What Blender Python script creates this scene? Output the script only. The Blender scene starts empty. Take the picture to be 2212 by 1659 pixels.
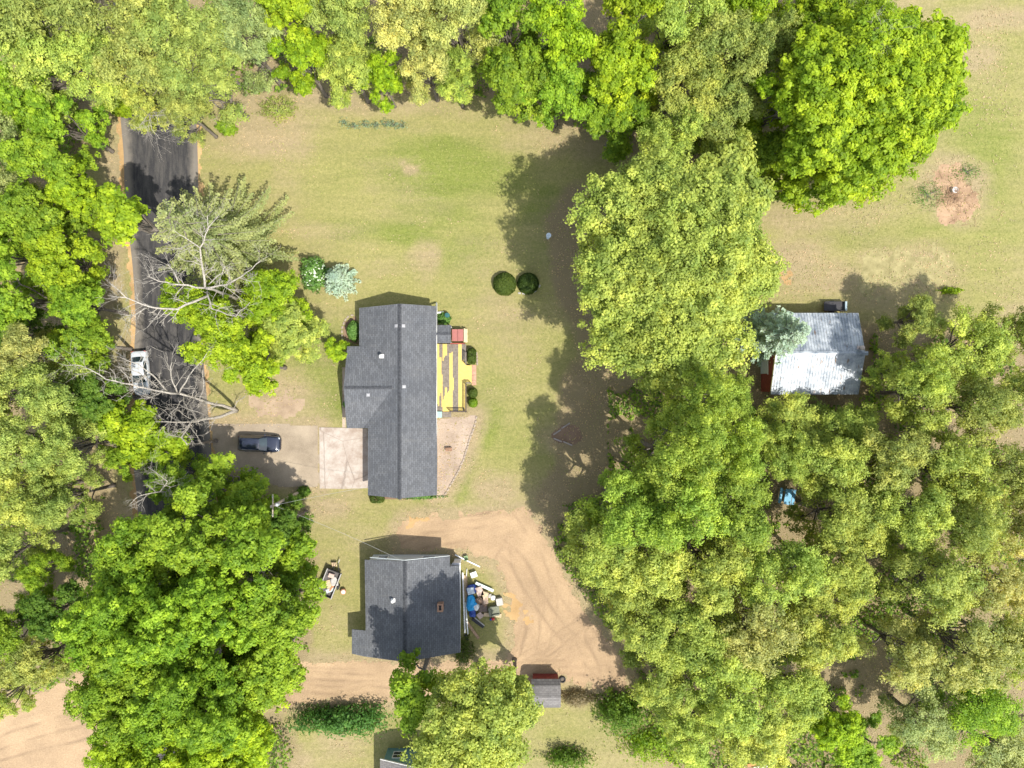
import bpy, math, random
import numpy as np
from mathutils import Vector

# ------------------------------------------------------------------ camera, light, exposure
S = 19.54          # photo units per metre on the ground
CAMH = 78.0        # drone height in metres
sc = bpy.context.scene
COL = sc.collection
cam_d = bpy.data.cameras.new("camera")
cam = bpy.data.objects.new("camera", cam_d); COL.objects.link(cam)
cam.location = (0, 0, CAMH)
cam_d.sensor_width = 36.0
cam_d.lens = 36.0 / (2 * (1106 / S) / CAMH)
cam_d.clip_end = 3000
sc.camera = cam

world = bpy.data.worlds.new("World"); sc.world = world; world.use_nodes = True
wn = world.node_tree
sky = wn.nodes.new("ShaderNodeTexSky"); sky.sky_type = 'NISHITA'; sky.sun_disc = False
SUN_EL = math.radians(59); SHX, SHY = -0.70, 0.714      # ground direction in which shadows fall
sky.sun_elevation = SUN_EL; sky.sun_rotation = math.atan2(-SHX, -SHY)
hs = wn.nodes.new("ShaderNodeHueSaturation"); hs.inputs["Saturation"].default_value = .5
wn.links.new(sky.outputs[0], hs.inputs["Color"]); wn.links.new(hs.outputs[0], wn.nodes["Background"].inputs[0])
wn.nodes["Background"].inputs[1].default_value = 0.15
sun_d = bpy.data.lights.new("sun", 'SUN'); sun_d.energy = 3.1; sun_d.angle = math.radians(0.6)
sun_d.color = (1.0, 0.95, 0.86)
sun = bpy.data.objects.new("sun", sun_d); COL.objects.link(sun)
sun.rotation_euler = Vector((SHX * math.cos(SUN_EL), SHY * math.cos(SUN_EL), -math.sin(SUN_EL))).to_track_quat('-Z', 'Y').to_euler()
sc.view_settings.view_transform = 'Standard'; sc.view_settings.look = 'None'
sc.view_settings.gamma = 1.0; sc.view_settings.exposure = 1.14
sc.cycles.max_bounces = 6; sc.cycles.transparent_max_bounces = 4
sc.cycles.diffuse_bounces = 3; sc.cycles.glossy_bounces = 2; sc.cycles.transmission_bounces = 3

# ------------------------------------------------------------------ helpers
def W(vx, vy, h=0.0):
    k = (CAMH - h) / CAMH
    return ((vx - 1106) / S * k, -(vy - 829.5) / S * k, h)

def Z1(zx, zy, o): return (o[0] + zx / 3.0, o[1] + zy / 3.0)

rs = np.random.RandomState

def lattice(seed, n=256): return rs(seed).rand(n, n)
def vnoise(x, y, seed, scale):
    L = lattice(seed); n = L.shape[0]
    u = np.asarray(x) / scale + 1000.3; v = np.asarray(y) / scale + 1000.7
    i = np.floor(u).astype(int); j = np.floor(v).astype(int)
    fu = u - i; fv = v - j
    fu = fu * fu * (3 - 2 * fu); fv = fv * fv * (3 - 2 * fv)
    a = L[i % n, j % n]; b = L[(i + 1) % n, j % n]; c = L[i % n, (j + 1) % n]; d = L[(i + 1) % n, (j + 1) % n]
    return (a * (1 - fu) + b * fu) * (1 - fv) + (c * (1 - fu) + d * fu) * fv
def fbm(x, y, seed, scale, octs=4):
    s = 0; a = 1; t = 0
    for o in range(octs):
        s = s + a * vnoise(x, y, seed + o, scale / 2 ** o); t += a; a *= 0.55
    return s / t

def sdf(px, py, poly):
    """signed distance to a polygon, negative inside"""
    px = np.asarray(px, float); py = np.asarray(py, float)
    d = np.full(px.shape, 1e18); ins = np.zeros(px.shape, bool)
    n = len(poly)
    for i in range(n):
        x0, y0 = poly[i]; x1, y1 = poly[(i + 1) % n]
        ex, ey = x1 - x0, y1 - y0
        t = np.clip(((px - x0) * ex + (py - y0) * ey) / (ex * ex + ey * ey + 1e-12), 0, 1)
        d = np.minimum(d, (px - x0 - t * ex) ** 2 + (py - y0 - t * ey) ** 2)
        if y0 != y1:
            c = ((y0 > py) != (y1 > py)) & (px < (x1 - x0) * (py - y0) / (y1 - y0) + x0)
            ins ^= c
    d = np.sqrt(d)
    return np.where(ins, -d, d)

def VP(pts): return [W(x, y)[:2] for x, y in pts]

def tag(o, label=None, cat=None, group=None, kind=None):
    if label: o["label"] = label
    if cat: o["category"] = cat
    if group: o["group"] = group
    if kind: o["kind"] = kind
    return o

def empty(name, loc, label, cat, group=None, rz=0.0):
    o = bpy.data.objects.new(name, None); COL.objects.link(o)
    o.location = loc; o.rotation_euler = (0, 0, rz); o.empty_display_size = 0.3
    return tag(o, label, cat, group)

def np_mesh(name, V, F, mat, smooth=False):
    """V (n,3), F (m,4) arrays"""
    me = bpy.data.meshes.new(name)
    V = np.asarray(V, np.float32); F = np.asarray(F, np.int32)
    me.vertices.add(len(V)); me.vertices.foreach_set("co", V.ravel())
    k = F.shape[1]
    me.loops.add(F.size); me.loops.foreach_set("vertex_index", F.ravel())
    me.polygons.add(len(F))
    me.polygons.foreach_set("loop_start", np.arange(0, F.size, k, dtype=np.int32))
    me.polygons.foreach_set("loop_total", np.full(len(F), k, np.int32))
    if smooth: me.polygons.foreach_set("use_smooth", np.ones(len(F), bool))
    me.update(calc_edges=True)
    if mat: me.materials.append(mat)
    return me

def link(name, me, parent=None):
    o = bpy.data.objects.new(name, me); COL.objects.link(o)
    if parent is not None: o.parent = parent
    return o

class MB:
    def __init__(s): s.v = []; s.f = []
    def box(s, c, size, rz=0.0, rx=0.0, ry=0.0):
        from mathutils import Euler
        R = Euler((rx, ry, rz)).to_matrix(); b = len(s.v)
        for dx in (-.5, .5):
            for dy in (-.5, .5):
                for dz in (-.5, .5):
                    p = R @ Vector((dx * size[0], dy * size[1], dz * size[2]))
                    s.v.append((c[0] + p.x, c[1] + p.y, c[2] + p.z))
        for q in ((0, 1, 3, 2), (4, 6, 7, 5), (0, 4, 5, 1), (2, 3, 7, 6), (0, 2, 6, 4), (1, 5, 7, 3)):
            s.f.append(tuple(b + i for i in q))
        return s
    def prism(s, top, dz):
        b = len(s.v); n = len(top)
        for p in top: s.v.append(tuple(p))
        for p in top: s.v.append((p[0], p[1], p[2] - dz))
        s.f.append(tuple(b + i for i in range(n)))
        s.f.append(tuple(b + n + i for i in reversed(range(n))))
        for i in range(n):
            j = (i + 1) % n
            s.f.append((b + i, b + n + i, b + n + j, b + j))
        return s
    def poly(s, pts):
        b = len(s.v); s.v += [tuple(p) for p in pts]; s.f.append(tuple(range(b, b + len(pts)))); return s
    def tube(s, pts, rad, n=7, cap=True):
        pts = [Vector(p) for p in pts]
        if not hasattr(rad, '__len__'): rad = [rad] * len(pts)
        b = len(s.v); m = len(pts)
        up = Vector((0.13, 0.31, 0.94))
        for i, p in enumerate(pts):
            t = (pts[min(i + 1, m - 1)] - pts[max(i - 1, 0)])
            if t.length < 1e-6: t = Vector((0, 0, 1))
            t.normalize()
            a = t.cross(up)
            if a.length < 1e-3: a = t.cross(Vector((1, 0, 0)))
            a.normalize(); c = t.cross(a)
            for k in range(n):
                th = 2 * math.pi * k / n
                q = p + (a * math.cos(th) + c * math.sin(th)) * rad[i]
                s.v.append(tuple(q))
        for i in range(m - 1):
            for k in range(n):
                k2 = (k + 1) % n
                s.f.append((b + i * n + k, b + i * n + k2, b + (i + 1) * n + k2, b + (i + 1) * n + k))
        if cap:
            s.f.append(tuple(b + k for k in reversed(range(n))))
            s.f.append(tuple(b + (m - 1) * n + k for k in range(n)))
        return s
    def lathe(s, c, prof, n=16):
        b = len(s.v); m = len(prof)
        for r, z in prof:
            for k in range(n):
                th = 2 * math.pi * k / n
                s.v.append((c[0] + r * math.cos(th), c[1] + r * math.sin(th), c[2] + z))
        for i in range(m - 1):
            for k in range(n):
                k2 = (k + 1) % n
                s.f.append((b + i * n + k, b + i * n + k2, b + (i + 1) * n + k2, b + (i + 1) * n + k))
        s.f.append(tuple(b + k for k in reversed(range(n))))
        s.f.append(tuple(b + (m - 1) * n + k for k in range(n)))
        return s
    def lump(s, c, size, seed=0, rz=0.0, amp=0.18, nu=12, nv=8, flat=0.0):
        """crumpled sack / cloth like closed shape"""
        r_ = random.Random(seed); ph = [r_.uniform(0, 6.28) for _ in range(6)]
        b = len(s.v); cr, sr = math.cos(rz), math.sin(rz)
        for i in range(nv + 1):
            a = math.pi * i / nv
            for k in range(nu):
                th = 2 * math.pi * k / nu
                d = 1 + amp * (math.sin(3 * th + ph[0] + 2 * a) + .6 * math.sin(5 * a + ph[1] + 2 * th) + .5 * math.sin(7 * th + ph[2]) * math.sin(a)) * .6
                sx = math.copysign(abs(math.cos(th)) ** .7, math.cos(th)); sy = math.copysign(abs(math.sin(th)) ** .7, math.sin(th))
                x = sx * math.sin(a) ** .7 * size[0] / 2 * d; y = sy * math.sin(a) ** .7 * size[1] / 2 * d
                z = math.copysign(abs(math.cos(a)) ** .8, math.cos(a)) * size[2] / 2 * d
                s.v.append((c[0] + x * cr - y * sr, c[1] + x * sr + y * cr, max(c[2] + z, flat)))
        for i in range(nv):
            for k in range(nu):
                k2 = (k + 1) % nu
                s.f.append((b + i * nu + k, b + (i + 1) * nu + k, b + (i + 1) * nu + k2, b + i * nu + k2))
        return s
    def build(s, name, mat, parent=None, local=False, smooth=False, bevel=0.0):
        v = s.v
        if parent is not None and not local:
            l = parent.matrix_basis.translation if parent.type == 'EMPTY' else ORG.get(parent.name, Vector((0, 0, 0)))
            v = [(a - l[0], b - l[1], c - l[2]) for a, b, c in v]
        me = bpy.data.meshes.new(name); me.from_pydata(v, [], s.f); me.update()
        if mat: me.materials.append(mat)
        if smooth:
            for p in me.polygons: p.use_smooth = True
        o = link(name, me, parent)
        if parent is not None and not local:
            ORG[o.name] = Vector(l)
        if bevel > 0:
            m = o.modifiers.new("bevel", 'BEVEL'); m.width = bevel; m.segments = 2; m.limit_method = 'ANGLE'
        return o
ORG = {}

# ------------------------------------------------------------------ materials
def mk(name):
    m = bpy.data.materials.new(name); m.use_nodes = True
    nt = m.node_tree; return m, nt, nt.nodes["Principled BSDF"]
def N(nt, t, **kw):
    n = nt.nodes.new(t)
    for k, v in kw.items(): setattr(n, k, v)
    return n
def rgb(c): return (c[0], c[1], c[2], 1.0)
def noise_node(nt, scale, detail=4, coord='Object', stretch=None, rough=0.6):
    tc = N(nt, "ShaderNodeTexCoord"); n = N(nt, "ShaderNodeTexNoise")
    n.inputs["Scale"].default_value = scale; n.inputs["Detail"].default_value = detail; n.inputs["Roughness"].default_value = rough
    if stretch:
        mp = N(nt, "ShaderNodeMapping"); mp.inputs["Scale"].default_value = stretch
        nt.links.new(tc.outputs[coord], mp.inputs[0]); nt.links.new(mp.outputs[0], n.inputs["Vector"])
    else: nt.links.new(tc.outputs[coord], n.inputs["Vector"])
    return n
def ramp(nt, src, a, b, ca=(0, 0, 0), cb=(1, 1, 1)):
    r = N(nt, "ShaderNodeValToRGB"); r.color_ramp.elements[0].position = a; r.color_ramp.elements[1].position = b
    r.color_ramp.elements[0].color = rgb(ca); r.color_ramp.elements[1].color = rgb(cb)
    nt.links.new(src, r.inputs[0]); return r.outputs[0]
def mixc(nt, f, a, b, blend='MIX'):
    m = N(nt, "ShaderNodeMix", data_type='RGBA', blend_type=blend)
    for sock, val in ((m.inputs[0], f), (m.inputs[6], a), (m.inputs[7], b)):
        if hasattr(val, 'links') or hasattr(val, 'is_output'): nt.links.new(val, sock)
        elif isinstance(val, (int, float)): sock.default_value = val
        else: sock.default_value = rgb(val)
    return m.outputs[2]
def bump(nt, bs, h, strength=0.4, dist=0.05):
    b = N(nt, "ShaderNodeBump"); b.inputs["Strength"].default_value = strength; b.inputs["Distance"].default_value = dist
    nt.links.new(h, b.inputs["Height"]); nt.links.new(b.outputs[0], bs.inputs["Normal"])
_mc = {}
def simple(c, rough=0.7, var=0.25, scale=3.0, metal=0.0, spec=0.4, coat=0.0, c2=None):
    """a real-world colour with dirt-like mottling"""
    key = (tuple(c), rough, var, scale, metal, spec, coat, c2)
    if key in _mc: return _mc[key]
    m, nt, bs = mk("paint_%02d" % len(_mc))
    n = noise_node(nt, scale, 5)
    lo = c2 if c2 else tuple(x * (1 - var) for x in c); hi = tuple(min(1, x * (1 + var * .6)) for x in c)
    col = ramp(nt, n.outputs[0], .35, .65, lo, hi)
    nt.links.new(col, bs.inputs["Base Color"])
    bs.inputs["Roughness"].default_value = rough; bs.inputs["Metallic"].default_value = metal
    bs.inputs["Specular IOR Level"].default_value = spec; bs.inputs["Coat Weight"].default_value = coat
    bump(nt, bs, noise_node(nt, scale * 8, 3).outputs[0], .15, .02)
    _mc[key] = m; return m

def leaf_material():
    m, nt, bs = mk("foliage")
    oi = N(nt, "ShaderNodeObjectInfo"); at = N(nt, "ShaderNodeAttribute", attribute_name="tint")
    hsv = N(nt, "ShaderNodeHueSaturation")
    mr = N(nt, "ShaderNodeMapRange"); mr.inputs["To Min"].default_value = .46; mr.inputs["To Max"].default_value = 1.62
    nt.links.new(at.outputs["Fac"], mr.inputs[0]); nt.links.new(mr.outputs[0], hsv.inputs["Value"])
    mh = N(nt, "ShaderNodeMapRange"); mh.inputs["To Min"].default_value = .532; mh.inputs["To Max"].default_value = .485
    nt.links.new(at.outputs["Fac"], mh.inputs[0]); nt.links.new(mh.outputs[0], hsv.inputs["Hue"])
    nz = noise_node(nt, .33, 3); base = mixc(nt, 1.0, oi.outputs["Color"], ramp(nt, nz.outputs[0], .34, .66, (.74, .82, .8), (1.18, 1.12, 1.1)), 'MULTIPLY')
    nt.links.new(base, hsv.inputs["Color"])
    nt.links.new(hsv.outputs[0], bs.inputs["Base Color"])
    bs.inputs["Roughness"].default_value = .55; bs.inputs["Specular IOR Level"].default_value = .25
    tr = N(nt, "ShaderNodeBsdfTranslucent"); mx = N(nt, "ShaderNodeMixShader"); mx.inputs[0].default_value = .45
    tc = mixc(nt, 1.0, hsv.outputs[0], (1.25, 1.15, .5), 'MULTIPLY')
    nt.links.new(tc, tr.inputs[0])
    nt.links.new(bs.outputs[0], mx.inputs[1]); nt.links.new(tr.outputs[0], mx.inputs[2])
    nt.links.new(mx.outputs[0], nt.nodes["Material Output"].inputs[0])
    return m
LEAF = leaf_material()
BARK = simple((.17, .145, .12), .9, .4, 5.0)
DEADBARK = simple((.37, .335, .285), .9, .45, 7.0)

def shingle_mat(name, c, rot=True, worn=None):
    m, nt, bs = mk(name)
    tc = N(nt, "ShaderNodeTexCoord"); mp = N(nt, "ShaderNodeMapping")
    if rot: mp.inputs["Rotation"].default_value = (0, 0, math.pi / 2)
    br = N(nt, "ShaderNodeTexBrick"); br.offset = .5
    br.inputs["Scale"].default_value = 1.0; br.inputs["Brick Width"].default_value = .42; br.inputs["Row Height"].default_value = .2
    br.inputs["Mortar Size"].default_value = .018; br.inputs["Bias"].default_value = -.1
    br.inputs["Color1"].default_value = rgb([x * 1.35 for x in c]); br.inputs["Color2"].default_value = rgb([x * .75 for x in c])
    br.inputs["Mortar"].default_value = rgb([x * .45 for x in c])
    nt.links.new(tc.outputs["Object"], mp.inputs[0]); nt.links.new(mp.outputs[0], br.inputs[0])
    n = noise_node(nt, .35, 5); mot = ramp(nt, n.outputs[0], .34, .66, (.80, .81, .83), (1.18, 1.15, 1.11))
    col = mixc(nt, 1.0, br.outputs[0], mot, 'MULTIPLY')
    n2 = noise_node(nt, 14, 3); col = mixc(nt, .35, col, ramp(nt, n2.outputs[0], .35, .65, [x * .6 for x in c], [x * 1.5 for x in c]))
    n3 = noise_node(nt, 1.2, 4, stretch=(3.5, .25, 1) if not rot else (.25, 2.5, 1))
    col = mixc(nt, ramp(nt, n3.outputs[0], .58, .75, (0, 0, 0), (.35, .35, .35)), col, worn or [x * 1.7 for x in c])
    nt.links.new(col, bs.inputs["Base Color"]); bs.inputs["Roughness"].default_value = .85; bs.inputs["Specular IOR Level"].default_value = .3
    bump(nt, bs, br.outputs[1], -.5, .02)
    return m
SHINGLE = shingle_mat("roof_shingle", (.096, .101, .110), worn=(.15, .148, .142))
SHINGLE2 = shingle_mat("old_roof_shingle", (.15, .142, .138), rot=False)
RIDGE = simple((.055, .058, .065), .9, .4, 5)
WHITE = simple((.78, .77, .74), .6, .12, 3)
SIDING = simple((.62, .58, .5), .7, .1, 2)
GLASS = simple((.03, .04, .05), .06, .2, 1, spec=.8)
REDWALL = simple((.28, .06, .04), .7, .3, 2)
DARKMETAL = simple((.05, .05, .055), .5, .3, 6, metal=.3)
RUBBER = simple((.03, .03, .03), .8, .2, 9)

# ------------------------------------------------------------------ ground
LAWN_BARE = [  # photo x, y, rx, ry, strength of dry / bare soil
    (590, 290, 110, 60, .9), (540, 220, 90, 30, 1.0), (700, 225, 160, 30, .8), (1180, 290, 90, 45, .8), (950, 230, 140, 25, .6),
    (915, 560, 30, 50, .9), (860, 580, 60, 18, .35), (700, 500, 120, 18, .5), (620, 420, 60, 80, .35), (880, 362, 14, 10, .9),
    (600, 850, 75, 45, 1.0), (560, 905, 90, 25, 1.0), (660, 880, 50, 30, .6), (1110, 770, 50, 60, .35), (1080, 690, 90, 40, .35),
    (1080, 1060, 60, 40, .8), (700, 1100, 60, 25, .8), (760, 1080, 40, 20, .5), (1120, 680, 50, 20, .6), (1020, 760, 40, 90, .15),
    (1740, 470, 130, 40, .9), (1900, 460, 80, 22, .5), (1720, 560, 70, 60, 1.0), (1790, 610, 110, 40, .9), (2060, 405, 75, 75, 1.35), (2080, 440, 40, 30, .9),
    (2000, 600, 90, 60, .75), (1950, 560, 110, 20, .6), (2100, 120, 60, 30, .7), (2150, 40, 120, 35, .8), (1960, 20, 90, 30, .7), (2200, 700, 60, 60, .6),
    (1560, 810, 60, 40, 1.0), (1620, 800, 60, 80, 1.1), (1240, 560, 90, 120, .45), (1220, 940, 60, 40, 1.0), (1180, 1080, 60, 60, .6),
    (250, 420, 30, 200, 1.0), (240, 600, 30, 120, 1.0), (265, 760, 20, 80, .9), (210, 1120, 80, 80, 1.2), (60, 1260, 60, 60, 1.1), (150, 1240, 60, 60, 1.1),
    (1840, 1450, 70, 40, 1.0), (1600, 960, 40, 60, 1.1), (1650, 1130, 60, 40, 1.0), (2000, 950, 80, 60, 1.0), (2180, 1180, 60, 40, 1.0), (1930, 1320, 50, 90, 1.2),
    (1250, 1500, 60, 30, .7), (690, 1500, 60, 25, .8), (740, 1600, 60, 30, .6), (640, 1640, 40, 40, .5), (1900, 640, 120, 60, .6), (1420, 830, 60, 60, .6),
    (720, 1350, 40, 110, .25), (800, 1180, 60, 30, .3), (1310, 310, 80, 40, .7)]
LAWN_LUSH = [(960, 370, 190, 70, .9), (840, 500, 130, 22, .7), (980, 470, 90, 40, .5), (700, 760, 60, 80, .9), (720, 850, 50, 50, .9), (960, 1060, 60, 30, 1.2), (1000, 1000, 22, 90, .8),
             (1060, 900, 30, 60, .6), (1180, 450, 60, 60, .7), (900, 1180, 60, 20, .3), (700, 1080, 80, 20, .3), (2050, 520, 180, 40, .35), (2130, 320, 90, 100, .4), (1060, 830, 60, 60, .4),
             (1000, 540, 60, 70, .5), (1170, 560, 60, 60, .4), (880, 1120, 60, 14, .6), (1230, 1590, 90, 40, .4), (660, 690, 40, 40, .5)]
FOREST = [[(-400, -300), (1850, -300), (1900, 60), (1760, 120), (1560, 420), (1300, 310), (1180, 260), (1040, 212), (480, 200), (430, 250), (200, 250), (180, 420), (215, 620), (240, 800), (250, 1000), (250, 1180), (620, 1100), (690, 1200), (690, 1430), (160, 1500), (-400, 1450)],
          [(1215, 400), (1480, 360), (1640, 520), (1640, 680), (1900, 700), (2100, 700), (2700, 640), (2700, 2100), (1700, 2100), (1380, 1560), (1340, 1400), (1190, 1200), (1150, 1080), (1195, 980), (1190, 850), (1240, 760), (1190, 600), (1180, 480)],
          [(-400, 1680), (200, 1700), (600, 1520), (660, 1600), (600, 2100), (-400, 2100)]]

TRACK = [VP([(856, 1150), (868, 1128), (910, 1115), (1000, 1112), (1130, 1098), (1168, 1130), (1205, 1215), (1250, 1300), (1300, 1370), (1352, 1420), (1350, 1505), (1300, 1498), (1222, 1462), (1190, 1440), (1090, 1440), (1108, 1400), (1112, 1340), (1098, 1270), (1072, 1220), (1010, 1188), (960, 1184), (930, 1190), (862, 1190)]),
         VP([(450, 1440), (640, 1430), (900, 1428), (1110, 1425), (1210, 1440), (1180, 1478), (1120, 1500), (900, 1512), (660, 1520), (450, 1540)]),
         VP([(-500, 1640), (-100, 1540), (60, 1500), (130, 1480), (180, 1440), (460, 1438), (460, 1545), (330, 1600), (235, 1700), (-100, 1850), (-500, 1900)])]
def TRACK_EARLY(): return TRACK + [VP([(942, 905), (1020, 896), (1031, 900), (1015, 950), (1000, 1000), (978, 1040), (958, 1072), (942, 1078)]), VP([(452, 915), (690, 917), (690, 1056), (470, 1000)])]
def axis(lo, hi, step, far):
    a = list(np.arange(lo, hi + 1e-6, step))
    return np.array([-f for f in reversed(far)] + a + list(far))
gx = axis(-72, 72, .4, [90, 130, 220, 450, 900]); gy = axis(-56, 56, .4, [75, 110, 200, 450, 900])
GX, GY = np.meshgrid(gx, gy)
VX = GX * S + 1106; VY = -GY * S + 829.5
jx = (fbm(GX, GY, 11, 4) - .5) * 50; jy = (fbm(GX, GY, 21, 4) - .5) * 50
def blobs(L):
    t = np.zeros_like(GX)
    for x, y, rx, ry, s_ in L:
        d = np.sqrt(((VX + jx - x) / rx) ** 2 + ((VY + jy - y) / ry) ** 2)
        t = np.maximum(t, s_ * np.clip(1.45 - d, 0, 1))
    return t
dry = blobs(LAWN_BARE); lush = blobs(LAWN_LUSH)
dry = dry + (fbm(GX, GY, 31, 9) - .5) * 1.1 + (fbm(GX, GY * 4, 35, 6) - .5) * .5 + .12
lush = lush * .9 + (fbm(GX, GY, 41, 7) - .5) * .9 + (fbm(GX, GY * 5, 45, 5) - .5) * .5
_tr = TRACK_EARLY()
for P_ in _tr: dry = np.maximum(dry, 1.25 * np.clip(1.05 - (sdf(GX + jx * .01, GY + jy * .01, P_)) / 2.0, 0, 1))
fo = np.zeros_like(GX)
for p in FOREST: fo = np.maximum(fo, np.clip(-sdf(VX + jx, VY + jy, p) / 30 + .4, 0, 1))
nv, nu = GX.shape
V = np.stack([GX.ravel(), GY.ravel(), np.zeros(GX.size)], 1)
idx = np.arange(GX.size).reshape(nv, nu)
F = np.stack([idx[:-1, :-1], idx[:-1, 1:], idx[1:, 1:], idx[1:, :-1]], -1).reshape(-1, 4)

def ground_material():
    m, nt, bs = mk("lawn_and_soil")
    def att(n_): return N(nt, "ShaderNodeAttribute", attribute_name=n_).outputs["Fac"]
    def addn(a, node, amt):
        s1 = N(nt, "ShaderNodeMath", operation='MULTIPLY_ADD'); nt.links.new(node, s1.inputs[0]); s1.inputs[1].default_value = amt; s1.inputs[2].default_value = -amt / 2
        s2 = N(nt, "ShaderNodeMath", operation='ADD'); nt.links.new(a, s2.inputs[0]); nt.links.new(s1.outputs[0], s2.inputs[1]); return s2.outputs[0]
    nf = noise_node(nt, 5.0, 6, rough=.75); nm = noise_node(nt, 1.1, 6, rough=.7); nff = noise_node(nt, 16.0, 4, rough=.8)
    nst = noise_node(nt, 1.0, 5, stretch=(.35, 3.0, 1), rough=.7)
    grass = ramp(nt, nf.outputs[0], .3, .7, (.215, .21, .08), (.375, .345, .14))
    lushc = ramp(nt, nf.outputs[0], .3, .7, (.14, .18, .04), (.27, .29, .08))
    dryc = ramp(nt, nff.outputs[0], .34, .66, (.25, .195, .115), (.44, .355, .225))
    litter = ramp(nt, nff.outputs[0], .36, .62, (.155, .125, .065), (.38, .30, .175))
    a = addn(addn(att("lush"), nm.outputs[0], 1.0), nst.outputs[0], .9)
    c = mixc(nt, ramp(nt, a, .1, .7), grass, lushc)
    d = addn(addn(addn(att("dry"), nm.outputs[0], .9), nf.outputs[0], 1.1), nst.outputs[0], .6)
    c = mixc(nt, ramp(nt, d, -.05, 1.0), c, dryc)
    f = addn(addn(att("forest"), nm.outputs[0], .8), nf.outputs[0], .6)
    mow = noise_node(nt, 1.0, 3, stretch=(.09, .9, 1)); mow.inputs['Distortion'].default_value = .5; c = mixc(nt, 1.0, c, ramp(nt, mow.outputs[0], .36, .64, (.93, .94, .92), (1.05, 1.04, 1.03)), 'MULTIPLY')
    mid = noise_node(nt, 2.4, 7, rough=.8); c = mixc(nt, 1.0, c, ramp(nt, mid.outputs[0], .36, .64, (.80, .83, .76), (1.16, 1.14, 1.14)), 'MULTIPLY')
    blade = noise_node(nt, 34.0, 3, rough=.8); c = mixc(nt, 1.0, c, ramp(nt, blade.outputs[0], .3, .7, (.72, .74, .7), (1.24, 1.22, 1.2)), 'MULTIPLY')
    c = mixc(nt, ramp(nt, f, .3, 1.0), c, litter)
    # fine specks of dead leaves and weeds
    vor = N(nt, "ShaderNodeTexVoronoi"); vor.inputs["Scale"].default_value = 5.0
    tc = N(nt, "ShaderNodeTexCoord"); nt.links.new(tc.outputs["Object"], vor.inputs["Vector"])
    sp0 = ramp(nt, vor.outputs["Distance"], .12, .24, (1, 1, 1), (0, 0, 0)); sp = mixc(nt, 1.0, sp0, ramp(nt, nm.outputs[0], .5, .68, (0, 0, 0), (.6, .6, .6)), 'MULTIPLY')
    hue = mixc(nt, nm.outputs[0], (.46, .35, .2), (.30, .22, .13))
    c = mixc(nt, sp, c, hue)
    nt.links.new(c, bs.inputs["Base Color"]); bs.inputs["Roughness"].default_value = .95; bs.inputs["Specular IOR Level"].default_value = .1
    bump(nt, bs, nff.outputs[0], .9, .12)
    return m
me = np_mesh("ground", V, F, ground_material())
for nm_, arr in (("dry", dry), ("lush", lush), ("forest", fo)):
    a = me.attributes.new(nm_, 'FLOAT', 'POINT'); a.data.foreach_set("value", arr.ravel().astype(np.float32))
g = link("ground", me); tag(g, "pale green lawn with bare soil and leaf litter", kind="structure")

def sheet(name, polys, mat, z, res=.3, rag=.3, ragscale=1.2, seed=5, label=None):
    pts = np.array([p for P_ in polys for p in P_])
    xs = np.arange(pts[:, 0].min() - 1, pts[:, 0].max() + 1 + res, res); ys = np.arange(pts[:, 1].min() - 1, pts[:, 1].max() + 1 + res, res)
    X, Y = np.meshgrid(xs, ys)
    d = np.full(X.shape, 1e9)
    for P_ in polys: d = np.minimum(d, sdf(X, Y, P_))
    keepv = d + (fbm(X, Y, seed, ragscale, 4) - .5) * 2 * rag < 0
    id_ = np.arange(X.size).reshape(X.shape)
    Fq = np.stack([id_[:-1, :-1], id_[:-1, 1:], id_[1:, 1:], id_[1:, :-1]], -1).reshape(-1, 4)
    k = keepv.ravel()[Fq].sum(1) >= 3; Fq = Fq[k]
    used = np.unique(Fq); remap = -np.ones(X.size, int); remap[used] = np.arange(len(used))
    Vq = np.stack([X.ravel()[used], Y.ravel()[used], np.full(len(used), z)], 1)
    me_ = np_mesh(name, Vq, remap[Fq], mat)
    a = me_.attributes.new("edge", 'FLOAT', 'POINT'); a.data.foreach_set("value", (-d.ravel()[used]).astype(np.float32))
    o = link(name, me_); tag(o, label, kind="structure"); return o
def ribbon(name, left, right, mat, z, label=None, sub=6):
    def dens(L):
        out = []
        for i in range(len(L) - 1):
            for t in range(sub):
                p0 = L[max(i - 1, 0)]; p1 = L[i]; p2 = L[i + 1]; p3 = L[min(i + 2, len(L) - 1)]; u = t / sub
                out.append(tuple(.5 * ((2 * p1[k]) + (-p0[k] + p2[k]) * u + (2 * p0[k] - 5 * p1[k] + 4 * p2[k] - p3[k]) * u * u + (-p0[k] + 3 * p1[k] - 3 * p2[k] + p3[k]) * u ** 3) for k in (0, 1)))
        out.append(L[-1]); return out
    Lf = dens(VP(left)); Rt = dens(VP(right)); n = len(Lf); m_ = 13
    v = []; ed = []
    for a, b in zip(Lf, Rt):
        for k in range(m_):
            t = k / (m_ - 1); v.append((a[0] + (b[0] - a[0]) * t, a[1] + (b[1] - a[1]) * t, z)); ed.append(t)
    f = [(i * m_ + k, i * m_ + k + 1, (i + 1) * m_ + k + 1, (i + 1) * m_ + k) for i in range(n - 1) for k in range(m_ - 1)]
    me_ = np_mesh(name, np.array(v), np.array(f), mat)
    a = me_.attributes.new("across", 'FLOAT', 'POINT'); a.data.foreach_set("value", np.array(ed, np.float32))
    o = link(name, me_); tag(o, label, kind="structure"); return o

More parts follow.
